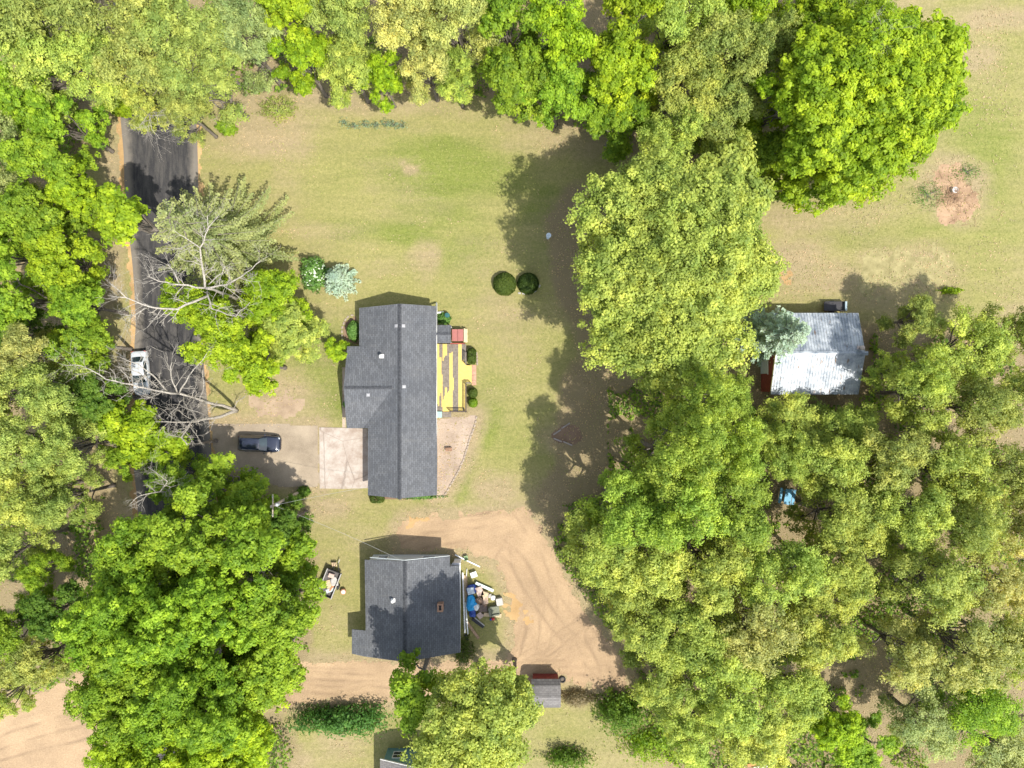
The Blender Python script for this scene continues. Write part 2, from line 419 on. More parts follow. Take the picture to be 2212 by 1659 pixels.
def asphalt():
    m, nt, bs = mk("asphalt")
    at = N(nt, "ShaderNodeAttribute", attribute_name="across").outputs["Fac"]
    w = N(nt, "ShaderNodeTexNoise"); w.noise_dimensions = '2D'; cb = N(nt, "ShaderNodeCombineXYZ")
    tc = N(nt, "ShaderNodeTexCoord"); sp = N(nt, "ShaderNodeSeparateXYZ"); nt.links.new(tc.outputs["Object"], sp.inputs[0])
    ml = N(nt, "ShaderNodeMath", operation='MULTIPLY'); ml.inputs[1].default_value = .02
    nt.links.new(sp.outputs[1], ml.inputs[0]); nt.links.new(at, cb.inputs[0]); nt.links.new(ml.outputs[0], cb.inputs[1])
    nt.links.new(cb.outputs[0], w.inputs["Vector"]); w.inputs["Scale"].default_value = 14; w.inputs["Detail"].default_value = 4; w.inputs["Roughness"].default_value = .7
    c = ramp(nt, w.outputs[0], .38, .68, (.027, .027, .03), (.085, .079, .073))
    n = noise_node(nt, 9, 4); c = mixc(nt, .3, c, ramp(nt, n.outputs[0], .3, .7, (.022, .022, .024), (.085, .08, .076)))
    # sand carried on to both edges
    e = N(nt, "ShaderNodeMath", operation='PINGPONG'); e.inputs[1].default_value = .5; nt.links.new(at, e.inputs[0])
    e2 = N(nt, "ShaderNodeMath", operation='MULTIPLY_ADD'); nn = noise_node(nt, 1.2, 5); nt.links.new(nn.outputs[0], e2.inputs[0]); e2.inputs[1].default_value = -.10
    nt.links.new(e.outputs[0], e2.inputs[2])
    c = mixc(nt, ramp(nt, e2.outputs[0], -.05, .09, (.6, .6, .6), (0, 0, 0)), c, (.25, .22, .18))
    nt.links.new(c, bs.inputs["Base Color"]); bs.inputs["Roughness"].default_value = .9; bs.inputs["Specular IOR Level"].default_value = .25
    bump(nt, bs, n.outputs[0], .3, .02)
    return m
def soil(name, lo, hi, streak=None, big=.25):
    m, nt, bs = mk(name)
    n = noise_node(nt, 7, 6, rough=.75); c = ramp(nt, n.outputs[0], .33, .67, lo, hi)
    b = noise_node(nt, big, 5); c = mixc(nt, .55, c, ramp(nt, b.outputs[0], .35, .65, [x * .8 for x in lo], [x * 1.12 for x in hi]))
    if streak:
        s_ = noise_node(nt, 1.0, 6, stretch=streak, rough=.75)
        c = mixc(nt, ramp(nt, s_.outputs[0], .5, .66, (0, 0, 0), (.5, .5, .5)), c, [x * .75 for x in lo])
        tc = N(nt, "ShaderNodeTexCoord"); mp = N(nt, "ShaderNodeMapping"); mp.inputs["Rotation"].default_value = (0, 0, -.75); mp.inputs["Scale"].default_value = (.16, 2.6, 1)
        s2 = N(nt, "ShaderNodeTexNoise"); s2.inputs["Scale"].default_value = 1.0; s2.inputs["Detail"].default_value = 5; s2.inputs["Distortion"].default_value = .35
        nt.links.new(tc.outputs["Object"], mp.inputs[0]); nt.links.new(mp.outputs[0], s2.inputs["Vector"])
        c = mixc(nt, ramp(nt, s2.outputs[0], .52, .62, (0, 0, 0), (.55, .55, .55)), c, [x * .7 for x in lo])
        sp_ = N(nt, "ShaderNodeMath", operation='ADD'); nt.links.new(s_.outputs[0], sp_.inputs[0]); nt.links.new(s2.outputs[0], sp_.inputs[1])
        bump(nt, bs, sp_.outputs[0], .9, .15)
    else: bump(nt, bs, n.outputs[0], .5, .04)
    nt.links.new(c, bs.inputs["Base Color"]); bs.inputs["Roughness"].default_value = .95; bs.inputs["Specular IOR Level"].default_value = .1
    return m
SAND = soil("sand_shoulder", (.32, .20, .09), (.46, .31, .15))
DIRT = None
GRAVEL = soil("gravel", (.225, .18, .13), (.37, .305, .225))
PEBBLE = soil("pebble_bed", (.22, .16, .115), (.47, .38, .30))

roadL = [(232, -300), (240, -60), (252, 120), (260, 250), (267, 330), (270, 420), (278, 500), (286, 570), (291, 640), (293, 700), (290, 760), (291, 855), (289, 940), (290, 1020), (297, 1090), (305, 1250), (320, 1500), (340, 1800), (350, 2000)]
roadR = [(396, -300), (404, -60), (414, 120), (424, 260), (427, 330), (429, 420), (431, 500), (433, 570), (435, 640), (437, 700), (440, 780), (447, 860), (454, 940), (460, 1020), (465, 1090), (472, 1250), (485, 1500), (505, 1800), (515, 2000)]
sheet("road_shoulder", [VP([(x - 11, y) for x, y in roadL] + [(x + 7, y) for x, y in roadR[::-1]])], SAND, .004, res=.16, rag=.55, ragscale=.9, label="orange sand shoulders along the road")
ribbon("road", roadL, roadR, asphalt(), .012, "dark asphalt road with pale wheel streaks")
sheet("dirt_track", TRACK, DIRT, .008, res=.16, rag=.8, ragscale=.9, label="pale packed dirt track")
sheet("gravel_driveway", [VP([(452, 915), (560, 912), (690, 917), (690, 1056), (610, 1054), (540, 1030), (470, 1000)])], GRAVEL, .016, res=.2, rag=.22, label="pale gravel driveway")
RUTS = [[(862, 1150), (900, 1128), (1000, 1120), (1105, 1122), (1150, 1165), (1190, 1250), (1250, 1345), (1340, 1430)], [(870, 1170), (930, 1145), (1010, 1138), (1090, 1142), (1125, 1180), (1165, 1265), (1225, 1360), (1320, 1445)],
        [(1080, 1450), (1150, 1412), (1210, 1362), (1250, 1325)], [(1090, 1465), (1170, 1415), (1235, 1375), (1285, 1355)], [(1135, 1400), (1150, 1340), (1160, 1270), (1130, 1210), (1080, 1165)], [(1120, 1410), (1128, 1340), (1132, 1270), (1100, 1215)],
        [(1160, 1420), (1195, 1330), (1200, 1280)], [(640, 1452), (800, 1455), (1000, 1452), (1200, 1455), (1345, 1440)], [(640, 1472), (800, 1476), (1000, 1474), (1200, 1470), (1345, 1462)], [(640, 1498), (800, 1500), (1000, 1494), (1160, 1490)],
        [(-60, 1590), (60, 1540), (150, 1520), (460, 1500)], [(-60, 1640), (80, 1590), (200, 1560), (460, 1520)], [(-40, 1540), (20, 1600), (40, 1700)], [(1290, 1380), (1320, 1430), (1325, 1500)], [(1230, 1380), (1260, 1430), (1270, 1490)]]
def dirt_material():
    m, nt, bs = mk("packed_dirt")
    lo, hi = (.29, .205, .125), (.42, .31, .20)
    n = noise_node(nt, 6, 6, rough=.75); c = ramp(nt, n.outputs[0], .3, .7, lo, hi)
    b = noise_node(nt, .22, 5, rough=.65); c = mixc(nt, 1.0, c, ramp(nt, b.outputs[0], .34, .66, (.84, .82, .80), (1.14, 1.12, 1.08)), 'MULTIPLY')
    at = N(nt, "ShaderNodeAttribute", attribute_name="rut").outputs["Fac"]
    c = mixc(nt, ramp(nt, at, .1, .9, (0, 0, 0), (.55, .55, .55)), c, (.215, .15, .095))
    v = noise_node(nt, 14, 3, rough=.8); c = mixc(nt, ramp(nt, v.outputs[0], .66, .72, (0, 0, 0), (.5, .5, .5)), c, (.5, .4, .3))
    nt.links.new(c, bs.inputs["Base Color"]); bs.inputs["Roughness"].default_value = .95; bs.inputs["Specular IOR Level"].default_value = .1
    sb = N(nt, "ShaderNodeMath", operation='SUBTRACT'); nt.links.new(n.outputs[0], sb.inputs[0]); nt.links.new(at, sb.inputs[1]); bump(nt, bs, sb.outputs[0], .7, .10)
    return m
dt_ = bpy.data.objects["dirt_track"]; dt_.data.materials.clear(); dt_.data.materials.append(dirt_material())
co_ = np.zeros(len(dt_.data.vertices) * 3, np.float32); dt_.data.vertices.foreach_get("co", co_); co_ = co_.reshape(-1, 3)
ru = np.zeros(len(co_))
def seg_dist(px, py, L):
    d = np.full(px.shape, 1e9)
    for (x0_, y0_), (x1_, y1_) in zip(L, L[1:]):
        ex, ey = x1_ - x0_, y1_ - y0_; t_ = np.clip(((px - x0_) * ex + (py - y0_) * ey) / (ex * ex + ey * ey), 0, 1); d = np.minimum(d, np.hypot(px - x0_ - t_ * ex, py - y0_ - t_ * ey))
    return d
wx_ = co_[:, 0] + (fbm(co_[:, 0], co_[:, 1], 81, 5, 2) - .5) * 1.6; wy_ = co_[:, 1] + (fbm(co_[:, 0], co_[:, 1], 91, 5, 2) - .5) * 1.6
def smooth_line(L):
    out = []
    for i in range(len(L) - 1):
        p0 = L[max(i - 1, 0)]; p1 = L[i]; p2 = L[i + 1]; p3 = L[min(i + 2, len(L) - 1)]
        for t in range(5):
            u = t / 5; out.append(tuple(.5 * ((2 * p1[k]) + (-p0[k] + p2[k]) * u + (2 * p0[k] - 5 * p1[k] + 4 * p2[k] - p3[k]) * u * u + (-p0[k] + 3 * p1[k] - 3 * p2[k] + p3[k]) * u ** 3) for k in (0, 1)))
    return out + [L[-1]]
for k_, L in enumerate(RUTS):
    d_ = seg_dist(wx_, wy_, smooth_line(VP(L)))
    for off in (0.0, 1.5): ru = np.maximum(ru, (.5 + .5 * (k_ % 2)) * np.clip(1 - np.abs(d_ - off) / .32, 0, 1) * np.clip(fbm(co_[:, 0], co_[:, 1], 95 + k_, 2.5, 3) * 2.6 - .75, 0, 1))
a_ = dt_.data.attributes.new("rut", 'FLOAT', 'POINT'); a_.data.foreach_set("value", ru.astype(np.float32))
def concrete():
    m, nt, bs = mk("concrete")
    n = noise_node(nt, .7, 6, rough=.7); c = ramp(nt, n.outputs[0], .36, .62, (.27, .205, .16), (.43, .38, .33))
    n2 = noise_node(nt, 12, 4); c = mixc(nt, .2, c, ramp(nt, n2.outputs[0], .3, .7, (.22, .18, .15), (.5, .45, .4)))
    v = N(nt, "ShaderNodeTexVoronoi", feature='DISTANCE_TO_EDGE'); v.inputs["Scale"].default_value = .22
    tc = N(nt, "ShaderNodeTexCoord"); mx = N(nt, "ShaderNodeMix", data_type='VECTOR'); mx.inputs[0].default_value = .12
    nt.links.new(tc.outputs["Object"], mx.inputs[4]); nt.links.new(noise_node(nt, 1.5, 4).outputs["Color"], mx.inputs[5]); nt.links.new(mx.outputs[1], v.inputs["Vector"])
    c = mixc(nt, ramp(nt, v.outputs["Distance"], .002, .006, (.8, .8, .8), (0, 0, 0)), c, (.2, .16, .13))
    nt.links.new(c, bs.inputs["Base Color"]); bs.inputs["Roughness"].default_value = .85
    return m
CONC = concrete()
b = MB(); ap = [W(690, 923), W(738, 924), W(794, 926), W(796, 1054), W(740, 1056), W(691, 1055)]
b.prism([(x, y, .06) for x, y, z in reversed(ap)], .05); o = b.build("concrete_apron", CONC); tag(o, "cracked pale concrete apron before the garage", kind="structure")
sheet("gravel_bed", [VP([(942, 905), (1020, 896), (1031, 900), (1015, 950), (1000, 1000), (978, 1040), (958, 1072), (942, 1078)])], PEBBLE, .010, res=.18, rag=.15, label="pale pebble bed")
sheet("front_path", [VP([(738, 790), (748, 790), (750, 925), (738, 925)])], PEBBLE, .014, res=.18, rag=.08)

# ------------------------------------------------------------------ trees
def unit(v): return v / np.maximum(np.linalg.norm(v, axis=-1, keepdims=True), 1e-9)
def leaf_cards(P, Nn, size, r_, elong=1.3):
    """diamond shaped leaf sprays at P with normals Nn"""
    n = len(P); t = unit(np.cross(Nn, unit(r_.normal(size=(n, 3))))); bt = np.cross(Nn, t)
    s_ = (size * (.6 + .8 * r_.rand(n)))[:, None]
    a = P + t * s_ * elong * .5; c = P - t * s_ * elong * .5
    b_ = P + bt * s_ * .42 + Nn * s_ * .12; d = P - bt * s_ * .42 + Nn * s_ * .12
    Vv = np.stack([a, b_, c, d], 1).reshape(-1, 3)
    Ff = np.arange(4 * n).reshape(-1, 4)
    return Vv, Ff
def foliage_mesh(name, P, Nn, size, tint, r_, elong=1.3):
    Vv, Ff = leaf_cards(P, Nn, size, r_, elong)
    me_ = np_mesh(name, Vv, Ff, LEAF)
    a = me_.attributes.new("tint", 'FLOAT', 'FACE'); a.data.foreach_set("value", np.clip(tint, 0, 1).astype(np.float32))
    return me_
def broad_crown(seed, R, cz, rz, nl, leaf=.3, dens=1.0, rc=.75, flat=.8, squash=1.0, spread=1.0):
    """lobed crown; returns foliage mesh and lobe centres for the limbs"""
    r_ = rs(seed); lob = []; nl = int(nl * 1.7)
    wob = r_.rand(5) * 6.28
    for i in range(nl):
        a = i * 2.399963 + r_.rand() * .9; q = math.sqrt((i + .5) / nl)
        edge = 1 + .10 * math.sin(2 * a + wob[0]) + .09 * math.sin(3 * a + wob[1]) + .06 * math.sin(5 * a + wob[2])
        rr = R * .80 * q * (.85 + .3 * r_.rand()) * edge
        low = r_.rand() < .35 * q + .08
        h = cz + rz * (.66 * math.sqrt(max(0, 1 - min(1, rr / R) ** 2)) if not low else -.5 + .4 * r_.rand()) + r_.normal() * rz * .14
        lob.append((rr * math.cos(a) * squash, rr * math.sin(a), h, R * (.20 + .13 * r_.rand()) * (1.15 - .3 * q)))
    lob = np.array(lob); Cc = []; Nc = []
    for i, (x, y, z, rl) in enumerate(lob):
        n = int(5.6 * rl * rl / (rc * rc) * dens) + 6
        d = unit(r_.normal(size=(n * 2, 3))); d = d[d[:, 2] > -.6][:n]
        p = np.array([x, y, z]) + d * np.array([rl, rl, rl * flat]) * (.45 + .85 * r_.rand(len(d), 1)) + r_.normal(size=(len(d), 3)) * rc * .3
        keep = np.ones(len(p), bool)
        for j, (x2, y2, z2, r2) in enumerate(lob):
            if j != i: keep &= np.linalg.norm((p - [x2, y2, z2 - .5]) / [1, 1, flat], axis=1) > r2 * .5
        Cc.append(p[keep]); Nc.append(d[keep])
    Cc = np.concatenate(Cc); Nc = np.concatenate(Nc); m_ = len(Cc)
    ct = r_.rand(m_) * .55 + .2
    nle = int(50 * (rc / .75) ** 2 * (.3 / leaf) ** 2 * (1.0 if spread < 1.2 else .8))
    rcl = rc * (.7 + .6 * r_.rand(m_))
    D = unit(r_.normal(size=(m_, nle, 3))); D[..., 2] = np.where(D[..., 2] < -.3, -D[..., 2], D[..., 2])
    rad = (r_.rand(m_, nle, 1) ** (.4 if spread < 1.2 else .6)) * spread
    P = Cc[:, None] + D * rad * rcl[:, None, None] * np.array([1, 1, .62])
    Nn = unit(D * .75 + Nc[:, None] * .35 + np.array([0, 0, .45]) + r_.normal(size=D.shape) * .38)
    tint = ct[:, None] + (r_.rand(m_, nle) - .5) * .3
    P = P.reshape(-1, 3); Nn = Nn.reshape(-1, 3)
    return foliage_mesh("crown", P, Nn, leaf, tint.ravel(), r_), lob
def limb_path(r_, a, b, n=5, wob=.25):
    a = np.array(a, float); b = np.array(b, float); L = np.linalg.norm(b - a); out = []
    for i in range(n + 1):
        t = i / n; p = a + (b - a) * t; p[2] += L * .12 * math.sin(math.pi * t)
        if 0 < i < n: p += r_.normal(size=3) * wob * L * .12
        out.append(tuple(p))
    return out
def trunk_mesh(seed, lob, cz, rz, R, twigs=True):
    r_ = rs(seed + 99); b = MB(); base = .018 * (cz + rz) + .05; zt = cz - rz * .45
    b.tube([(0, 0, -.1), (0, 0, .3), (.05, 0, zt * .5), (0, .05, zt)], [base * 1.5, base, base * .8, base * .6], 8)
    top = (0, .05, zt)
    for x, y, z, rl in lob:
        e = (x, y, z + rl * .1); st = (0, 0, zt * (.65 + .35 * r_.rand()))
        pth = limb_path(r_, st, e); b.tube(pth, list(np.linspace(base * .42, .035, len(pth))), 5, False)
        if twigs:
            for k in range(5):
                d = unit(r_.normal(size=3)); d[2] = abs(d[2]) * .7; q = np.array(pth[3]) * (1 - k % 2 * .5) + np.array(pth[4]) * (k % 2 * .5)
                b.tube([tuple(q), tuple(q + d * rl * .55 + [0, 0, .1]), tuple(q + d * rl * 1.25)], [.05, .035, .015], 4, False)
    me_ = bpy.data.meshes.new("trunk"); me_.from_pydata(b.v, [], b.f); me_.update(); me_.materials.append(BARK)
    for p in me_.polygons: p.use_smooth = True
    return me_
PROTO = {}
def proto(key, seed, R, H, nl, **kw):
    cz = H * .6; rz = H * .4
    cm, lob = broad_crown(seed, R, cz, rz, nl, **kw)
    PROTO[key] = (cm, trunk_mesh(seed, lob, cz, rz, R), R, H)
for i in range(4): proto(('m', 0, i), 100 + i, 4.0, 13, 9, leaf=.19, dens=1.0, rc=.46)
for i in range(4): proto(('m', 1, i), 110 + i, 6.2, 16, 15, leaf=.2, dens=1.0, rc=.5)
for i in range(4): proto(('o', 0, i), 120 + i, 4.0, 13, 10, leaf=.15, dens=.68, rc=.42, spread=1.35)
for i in range(4): proto(('o', 1, i), 130 + i, 6.2, 16, 18, leaf=.16, dens=.62, rc=.46, spread=1.35)
for i in range(3): proto(('t', 0, i), 140 + i, 4.0, 12, 10, leaf=.14, dens=.38, rc=.42, spread=1.5)
for i in range(3): proto(('t', 1, i), 150 + i, 6.2, 15, 18, leaf=.15, dens=.36, rc=.45, spread=1.5)

PAL = {'B': (.33, .43, .022), 'G': (.27, .385, .03), 'D': (.15, .24, .03), 'O': (.365, .41, .10), 'L': (.41, .465, .095), 'P': (.48, .49, .15), 'W': (.38, .44, .16),
       'S': (.29, .325, .13), 'U': (.34, .43, .36), 'Y': (.48, .475, .155), 'K': (.12, .24, .05), 'V': (.335, .43, .065)}
trc = random.Random(77); TREEN = [0]
def colour(o, pal, var=.12):
    c = PAL[pal]; k = 1 + trc.uniform(-var, var); h = trc.uniform(-var, var) * .5
    o.color = (c[0] * k * (1 + h), c[1] * k, c[2] * k * (1 + h), 1)
def tree(kind, pal, vx, vy, r, H, label, group, mesh=None):
    hc = H * .66; loc = W(vx, vy, hc); R = r / S * (CAMH - hc) / CAMH
    if mesh is None:
        big = 1 if R > 4.9 else 0; n = 3 if kind == 't' else 4
        mesh = PROTO[(kind, big, TREEN[0] % n)]
    TREEN[0] += 1
    cm, tm, R0, H0 = mesh
    root = empty("broadleaf_tree", (loc[0], loc[1], 0), label, "tree", group, rz=trc.uniform(0, 6.28))
    root.scale = (R / R0, R / R0, H / H0)
    c = link("crown", cm, root); colour(c, pal); link("trunk", tm, root)
    return root
G1 = "trees of the wood along the top edge"; G2 = "trees of the wood along the left edge"; G3 = "bright broad trees in the lower left"
G4 = "trees of the grove on the right"; G5 = "trees between the road and the house"
TREES = [
 # top wood, left part (over the road)
 ('o','O',50,40,105,17,"olive green tree filling the very top left corner",G1),
 ('o','O',165,45,95,18,"olive green tree on the top edge, second from the left corner",G1),
 ('o','L',95,140,95,15,"yellow green tree just below the top left corner trees",G1),
 ('o','O',290,50,100,18,"olive tree on the top edge above the start of the road",G1),
 ('o','L',215,150,85,15,"yellow green tree at the upper left end of the road, on its left",G1),
 ('o','O',330,160,95,16,"olive tree whose crown covers the road where it leaves the picture",G1),
 ('o','O',420,80,100,17,"olive tree on the top edge right of the road",G1),
 ('o','O',450,170,85,15,"olive tree overhanging the right side of the road's upper end",G1),
 ('o','W',535,90,80,15,"greyish green tree between the olive trees and the first bright yellow green one",G1),
 ('o','O',395,235,55,12,"small olive crown hanging low over the road surface",G1),
 ('o','L',310,220,60,12,"small yellow green crown reaching down over the left half of the road",G1),
 ('m','B',640,40,72,15,"vivid lime tree at the top edge, left of the lawn's far side",G1),
 ('m','B',655,130,66,13,"vivid lime tree with its edge on the lawn, left of the dull green ones",G1),
 ('o','O',745,60,80,15,"dull green tree at the top edge between a vivid lime and a pale straw one",G1),
 ('o','L',760,150,72,12,"yellow green tree at the wood's edge above the bed of blue green plants",G1),
 ('m','B',830,175,48,10,"small lime tree dipping on to the lawn left of the pale straw trees",G1),
 ('o','P',880,50,78,16,"pale straw coloured tree at the top edge, left of two",G1),
 ('o','P',985,55,88,17,"pale straw coloured tree at the top edge, right of two",G1),
 ('o','P',925,140,68,13,"pale straw coloured tree at the wood's lawn edge",G1),
 ('o','L',990,175,52,10,"low yellow green tree right below the pale straw ones",G1),
 ('m','G',1105,60,86,16,"fresh green tree at the top edge right of the straw coloured ones",G1),
 ('m','G',1120,180,84,13,"drooping fresh green tree pushing furthest down on to the lawn",G1),
 ('m','B',1215,80,88,17,"bright green dense tree at the top edge above the shadowed lawn corner",G1),
 ('m','G',1210,200,80,13,"mid green tree at the wood's edge beside the dark gap",G1),
 ('m','B',1345,60,90,17,"bright green tree at the top edge, right of the dark gap",G1),
 ('m','B',1345,165,88,15,"bright green tree in the second row, right of the dark gap",G1),
 ('m','G',1330,265,72,11,"low green tree closest to the big shadow on the lawn",G1),
 ('o','L',1460,60,86,16,"yellow green tree at the top edge, two to the right of the dark gap",G1),
 ('o','L',1470,180,90,15,"dull yellow green tree in the second row beside the olive one",G1),
 ('o','O',1570,120,90,16,"olive tree left of the great lime tree's upper half",G1),
 ('o','O',1560,250,86,13,"olive tree left of the great lime tree's lower half",G1),
 ('o','O',1640,120,70,14,"olive tree squeezed in at the great lime tree's upper left",G1),
 ('m','B',1668,235,74,15,"bright green tree joined to the great lime tree's left side",G1),
 ('m','G',1650,340,58,10,"low green tree at the great lime tree's lower left",G1),
 ('o','L',1560,340,62,11,"yellow green tree above the great yellow green one's top",G1),
 ('o','L',1450,300,74,12,"yellow green tree between the wood and the great yellow green tree",G1),
 ('m','B',1625,30,80,15,"bright green tree at the top edge above the olive tree",G1),
 ('m','B',1745,25,76,14,"bright green tree at the top edge above the great lime tree",G1),
 ('t','W',1850,15,66,11,"thin greyish tree at the top edge beside the open field",G1),
 # left wood
 ('m','G',60,225,72,14,"deep green tree on the left edge under the olive corner trees",G2),
 ('m','G',145,270,64,12,"deep green tree left of the road's upper bend",G2),
 ('t','W',10,300,60,14,"greyish tree cut by the left edge, upper of two",G2),
 ('m','G',110,365,80,14,"green tree beside the leaf strewn verge, upper left",G2),
 ('m','B',180,430,62,12,"lime tree at the verge left of the road's big tree shadow",G2),
 ('t','W',18,430,62,14,"whitish green tree cut by the left edge, lower of two",G2),
 ('m','G',95,480,78,14,"green tree in the left wood level with the spruce",G2),
 ('m','G',30,545,70,15,"green tree on the left edge below the whitish one",G2),
 ('m','B',140,570,80,13,"lime tree in the left wood level with the road's narrow part",G2),
 ('m','G',55,640,80,15,"green tree on the left edge level with the pair of bare limbs",G2),
 ('m','G',180,660,64,12,"green tree at the verge opposite the bare forked limb",G2),
 ('m','D',45,720,70,12,"dark green tree on the left edge above the straw coloured one",G2),
 ('o','P',85,755,60,14,"straw coloured tree in the left wood level with the silver car",G2),
 ('m','G',190,745,66,12,"deep green tree at the verge left of the silver car",G2),
 ('o','O',25,840,72,15,"olive tree on the left edge level with the silver car's bonnet",G2),
 ('o','O',130,850,76,14,"olive tree in the left wood right under the straw coloured one",G2),
 ('m','D',215,860,58,10,"dark green low tree between the olive wood and the road",G2),
 ('o','O',45,955,80,15,"olive tree on the left edge level with the dark car",G2),
 ('o','O',155,965,72,14,"olive tree left of the lime tree over the road",G2),
 ('o','L',60,1065,78,14,"yellow green tree on the left edge above the shaded clearing",G2),
 ('o','O',140,1075,64,13,"olive tree beside the shaded leaf covered clearing",G2),
 ('m','G',275,995,38,8,"low green tree in front of the brown clearing at the road",G2),
 ('o','O',30,1180,66,13,"olive tree on the left edge left of the clearing",G2),
 ('o','G',100,1225,44,10,"small green tree below the clearing",G2),
 ('m','D',120,1320,66,11,"dark green tree in the shade left of the broad maples",G2),
 ('o','G',30,1350,70,13,"dull green tree on the left edge above the sandy ground",G2),
 ('o','O',75,1430,64,12,"olive tree above the sandy ground",G2),
 ('o','L',15,1500,50,12,"yellow green tree cut by the left edge at the sandy ground",G2),
 # lower left maples
 ('m','G',392,1045,70,10,"green tree over the road at the foot of the lime one",G3),
 ('m','G',520,1072,88,8,"green tree beside the gravel driveway, below the dark car",G3),
 ('m','D',620,1130,54,10,"dark green tree in the shade by the utility pole",G3),
 ('m','G',305,1195,92,16,"broad green tree with the bluntest left edge, topmost of the lower left group",G3),
 ('m','G',430,1165,104,17,"broad green tree in the middle of the lower left group's top row",G3),
 ('m','G',570,1190,105,17,"broad green tree at the top right of the lower left group",G3),
 ('m','G',300,1320,118,18,"broad green tree in the left of the second row of the group",G3),
 ('m','G',450,1320,124,19,"broad green tree at the heart of the lower left group",G3),
 ('m','G',610,1310,98,16,"broad green tree reaching the loaded trailer",G3),
 ('m','G',290,1460,118,18,"broad green tree overhanging the sandy ground, third row",G3),
 ('m','G',440,1480,124,18,"broad green tree in the middle of the third row",G3),
 ('m','G',580,1440,92,15,"broad green tree whose right edge meets the dirt track",G3),
 ('m','B',340,1610,118,16,"brighter tree on the bottom edge, left one",G3),
 ('m','B',490,1600,116,16,"brighter tree on the bottom edge, right one beside the dark hollow",G3),
 # by the road and the house
 ('m','B',590,650,74,10,"lime tree between the spruce and the blue green little spruce",G5),
 ('m','B',440,660,72,13,"lime tree under the bare forked limbs beside the road",G5),
 ('m','B',500,730,78,13,"lime tree in the middle of the group left of the house",G5),
 ('m','B',560,790,66,12,"lime tree at the lower end of the group, above the bare soil",G5),
 ('m','L',630,720,68,9,"yellow green tree nearest the house roof",G5),
 ('m','B',728,757,28,4,"small lime tree touching the house's front corner",G5),
 # grove, right
 ('o','V',1500,890,84,21,"fresh green tree at the upper left of the grove, above a patch of brown ground",G4),
 ('o','V',1452,985,92,22,"green tree at the grove's left edge beside the deepest shadow",G4),
 ('o','V',1570,960,74,19,"green tree in the grove below the gap in front of the barn",G4),
 ('t','V',1575,862,56,9,"sparse green tree just left of the red barn wall",G4),
 ('o','L',1700,930,76,10,"yellow green tree along the barn's lower eave, left one",G4),
 ('o','L',1815,932,74,10,"yellow green tree along the barn's lower eave, right one",G4),
 ('o','L',1972,800,62,15,"yellow green tree right beside the metal barn roof",G4),
 ('o','O',1975,690,56,9,"small olive tree above the barn's right end at the field",G4),
 ('t','L',2080,760,86,12,"thin tree by the field on the right with its trunk showing",G4),
 ('t','O',2185,720,70,12,"thin olive tree on the right edge at the field",G4),
 ('o','L',1985,850,84,13,"yellow green tree to the right of the barn's lower corner",G4),
 ('t','O',2110,880,84,14,"olive tree right of the brown gap behind the barn",G4),
 ('o','O',2200,850,60,14,"olive tree cut by the right edge level with the barn",G4),
 ('o','L',1690,975,66,13,"yellow green tree above the blue picnic table",G4),
 ('o','L',1800,1010,84,14,"yellow green tree in the grove straight below the barn's right half",G4),
 ('o','O',1910,980,84,14,"olive tree in the grove's middle right of the barn",G4),
 ('o','L',2040,1010,88,14,"yellow green tree in the grove's right part above the dark trunk gap",G4),
 ('t','O',2165,1010,84,15,"olive tree on the right edge at mid height of the picture",G4),
 ('o','V',1345,1095,90,18,"fresh green tree on the grove's left edge above the dirt track",G4),
 ('o','V',1462,1100,96,20,"fresh green tree in the grove, left of the picnic table by two crowns",G4),
 ('o','V',1580,1090,90,14,"fresh green tree directly left of the blue picnic table",G4),
 ('o','L',1810,1120,88,14,"yellow green tree to the lower right of the picnic table",G4),
 ('o','L',1940,1110,86,15,"yellow green tree in the grove's right third, below the middle",G4),
 ('t','O',2075,1120,80,15,"olive tree with dark twigs in the grove's right part",G4),
 ('t','Y',2185,1130,70,14,"yellowish tree cut by the right edge below mid height",G4),
 ('o','L',1295,1190,86,14,"yellow green tree that overhangs the dirt track's bend",G4),
 ('o','L',1400,1220,94,14,"yellow green tree in the grove right of the track's bend",G4),
 ('o','L',1530,1220,94,15,"yellow green tree in the grove's centre left, lower half",G4),
 ('o','L',1670,1220,92,15,"yellow green tree below the picnic table",G4),
 ('o','L',1790,1240,84,14,"yellow green tree left of the long brown gap",G4),
 ('t','O',2000,1240,92,15,"olive tree right of the long brown gap",G4),
 ('t','Y',2135,1260,90,14,"thin yellowish tree with bare twigs on the right",G4),
 ('o','L',1370,1320,84,12,"yellow green tree overhanging the widest part of the dirt track",G4),
 ('o','L',1480,1350,94,14,"yellow green tree in the lower grove, near the dirt track",G4),
 ('t','Y',1620,1350,98,15,"yellowish tree in the middle of the lower grove",G4),
 ('o','L',1740,1360,86,14,"yellow green tree at the lower left of the long brown gap",G4),
 ('t','Y',1950,1400,78,12,"yellowish tree right of the sandy opening",G4),
 ('t','Y',2080,1390,98,15,"yellow olive tree at the lower right, broadest there",G4),
 ('t','O',2190,1400,72,14,"olive tree cut by the right edge in its lower third",G4),
 ('o','L',1430,1450,82,12,"yellow green tree at the end of the dirt track",G4),
 ('o','L',1560,1470,96,14,"yellow green tree in the lower grove's left half",G4),
 ('o','L',1690,1480,88,13,"yellow green tree left of the sandy opening",G4),
 ('o','L',1490,1560,78,11,"yellow green tree above the bright blue tarpaulin",G4),
 ('o','L',1620,1585,84,12,"yellow green tree near the bottom edge, left of the vivid green one",G4),
 ('m','B',1790,1560,62,10,"vivid green tree near the bottom edge, left of two",G4),
 ('m','G',1860,1610,66,9,"deep green tree at the bottom edge, right of two",G4),
 ('t','W',1990,1560,84,9,"hazy grey green tree at the bottom edge",G4),
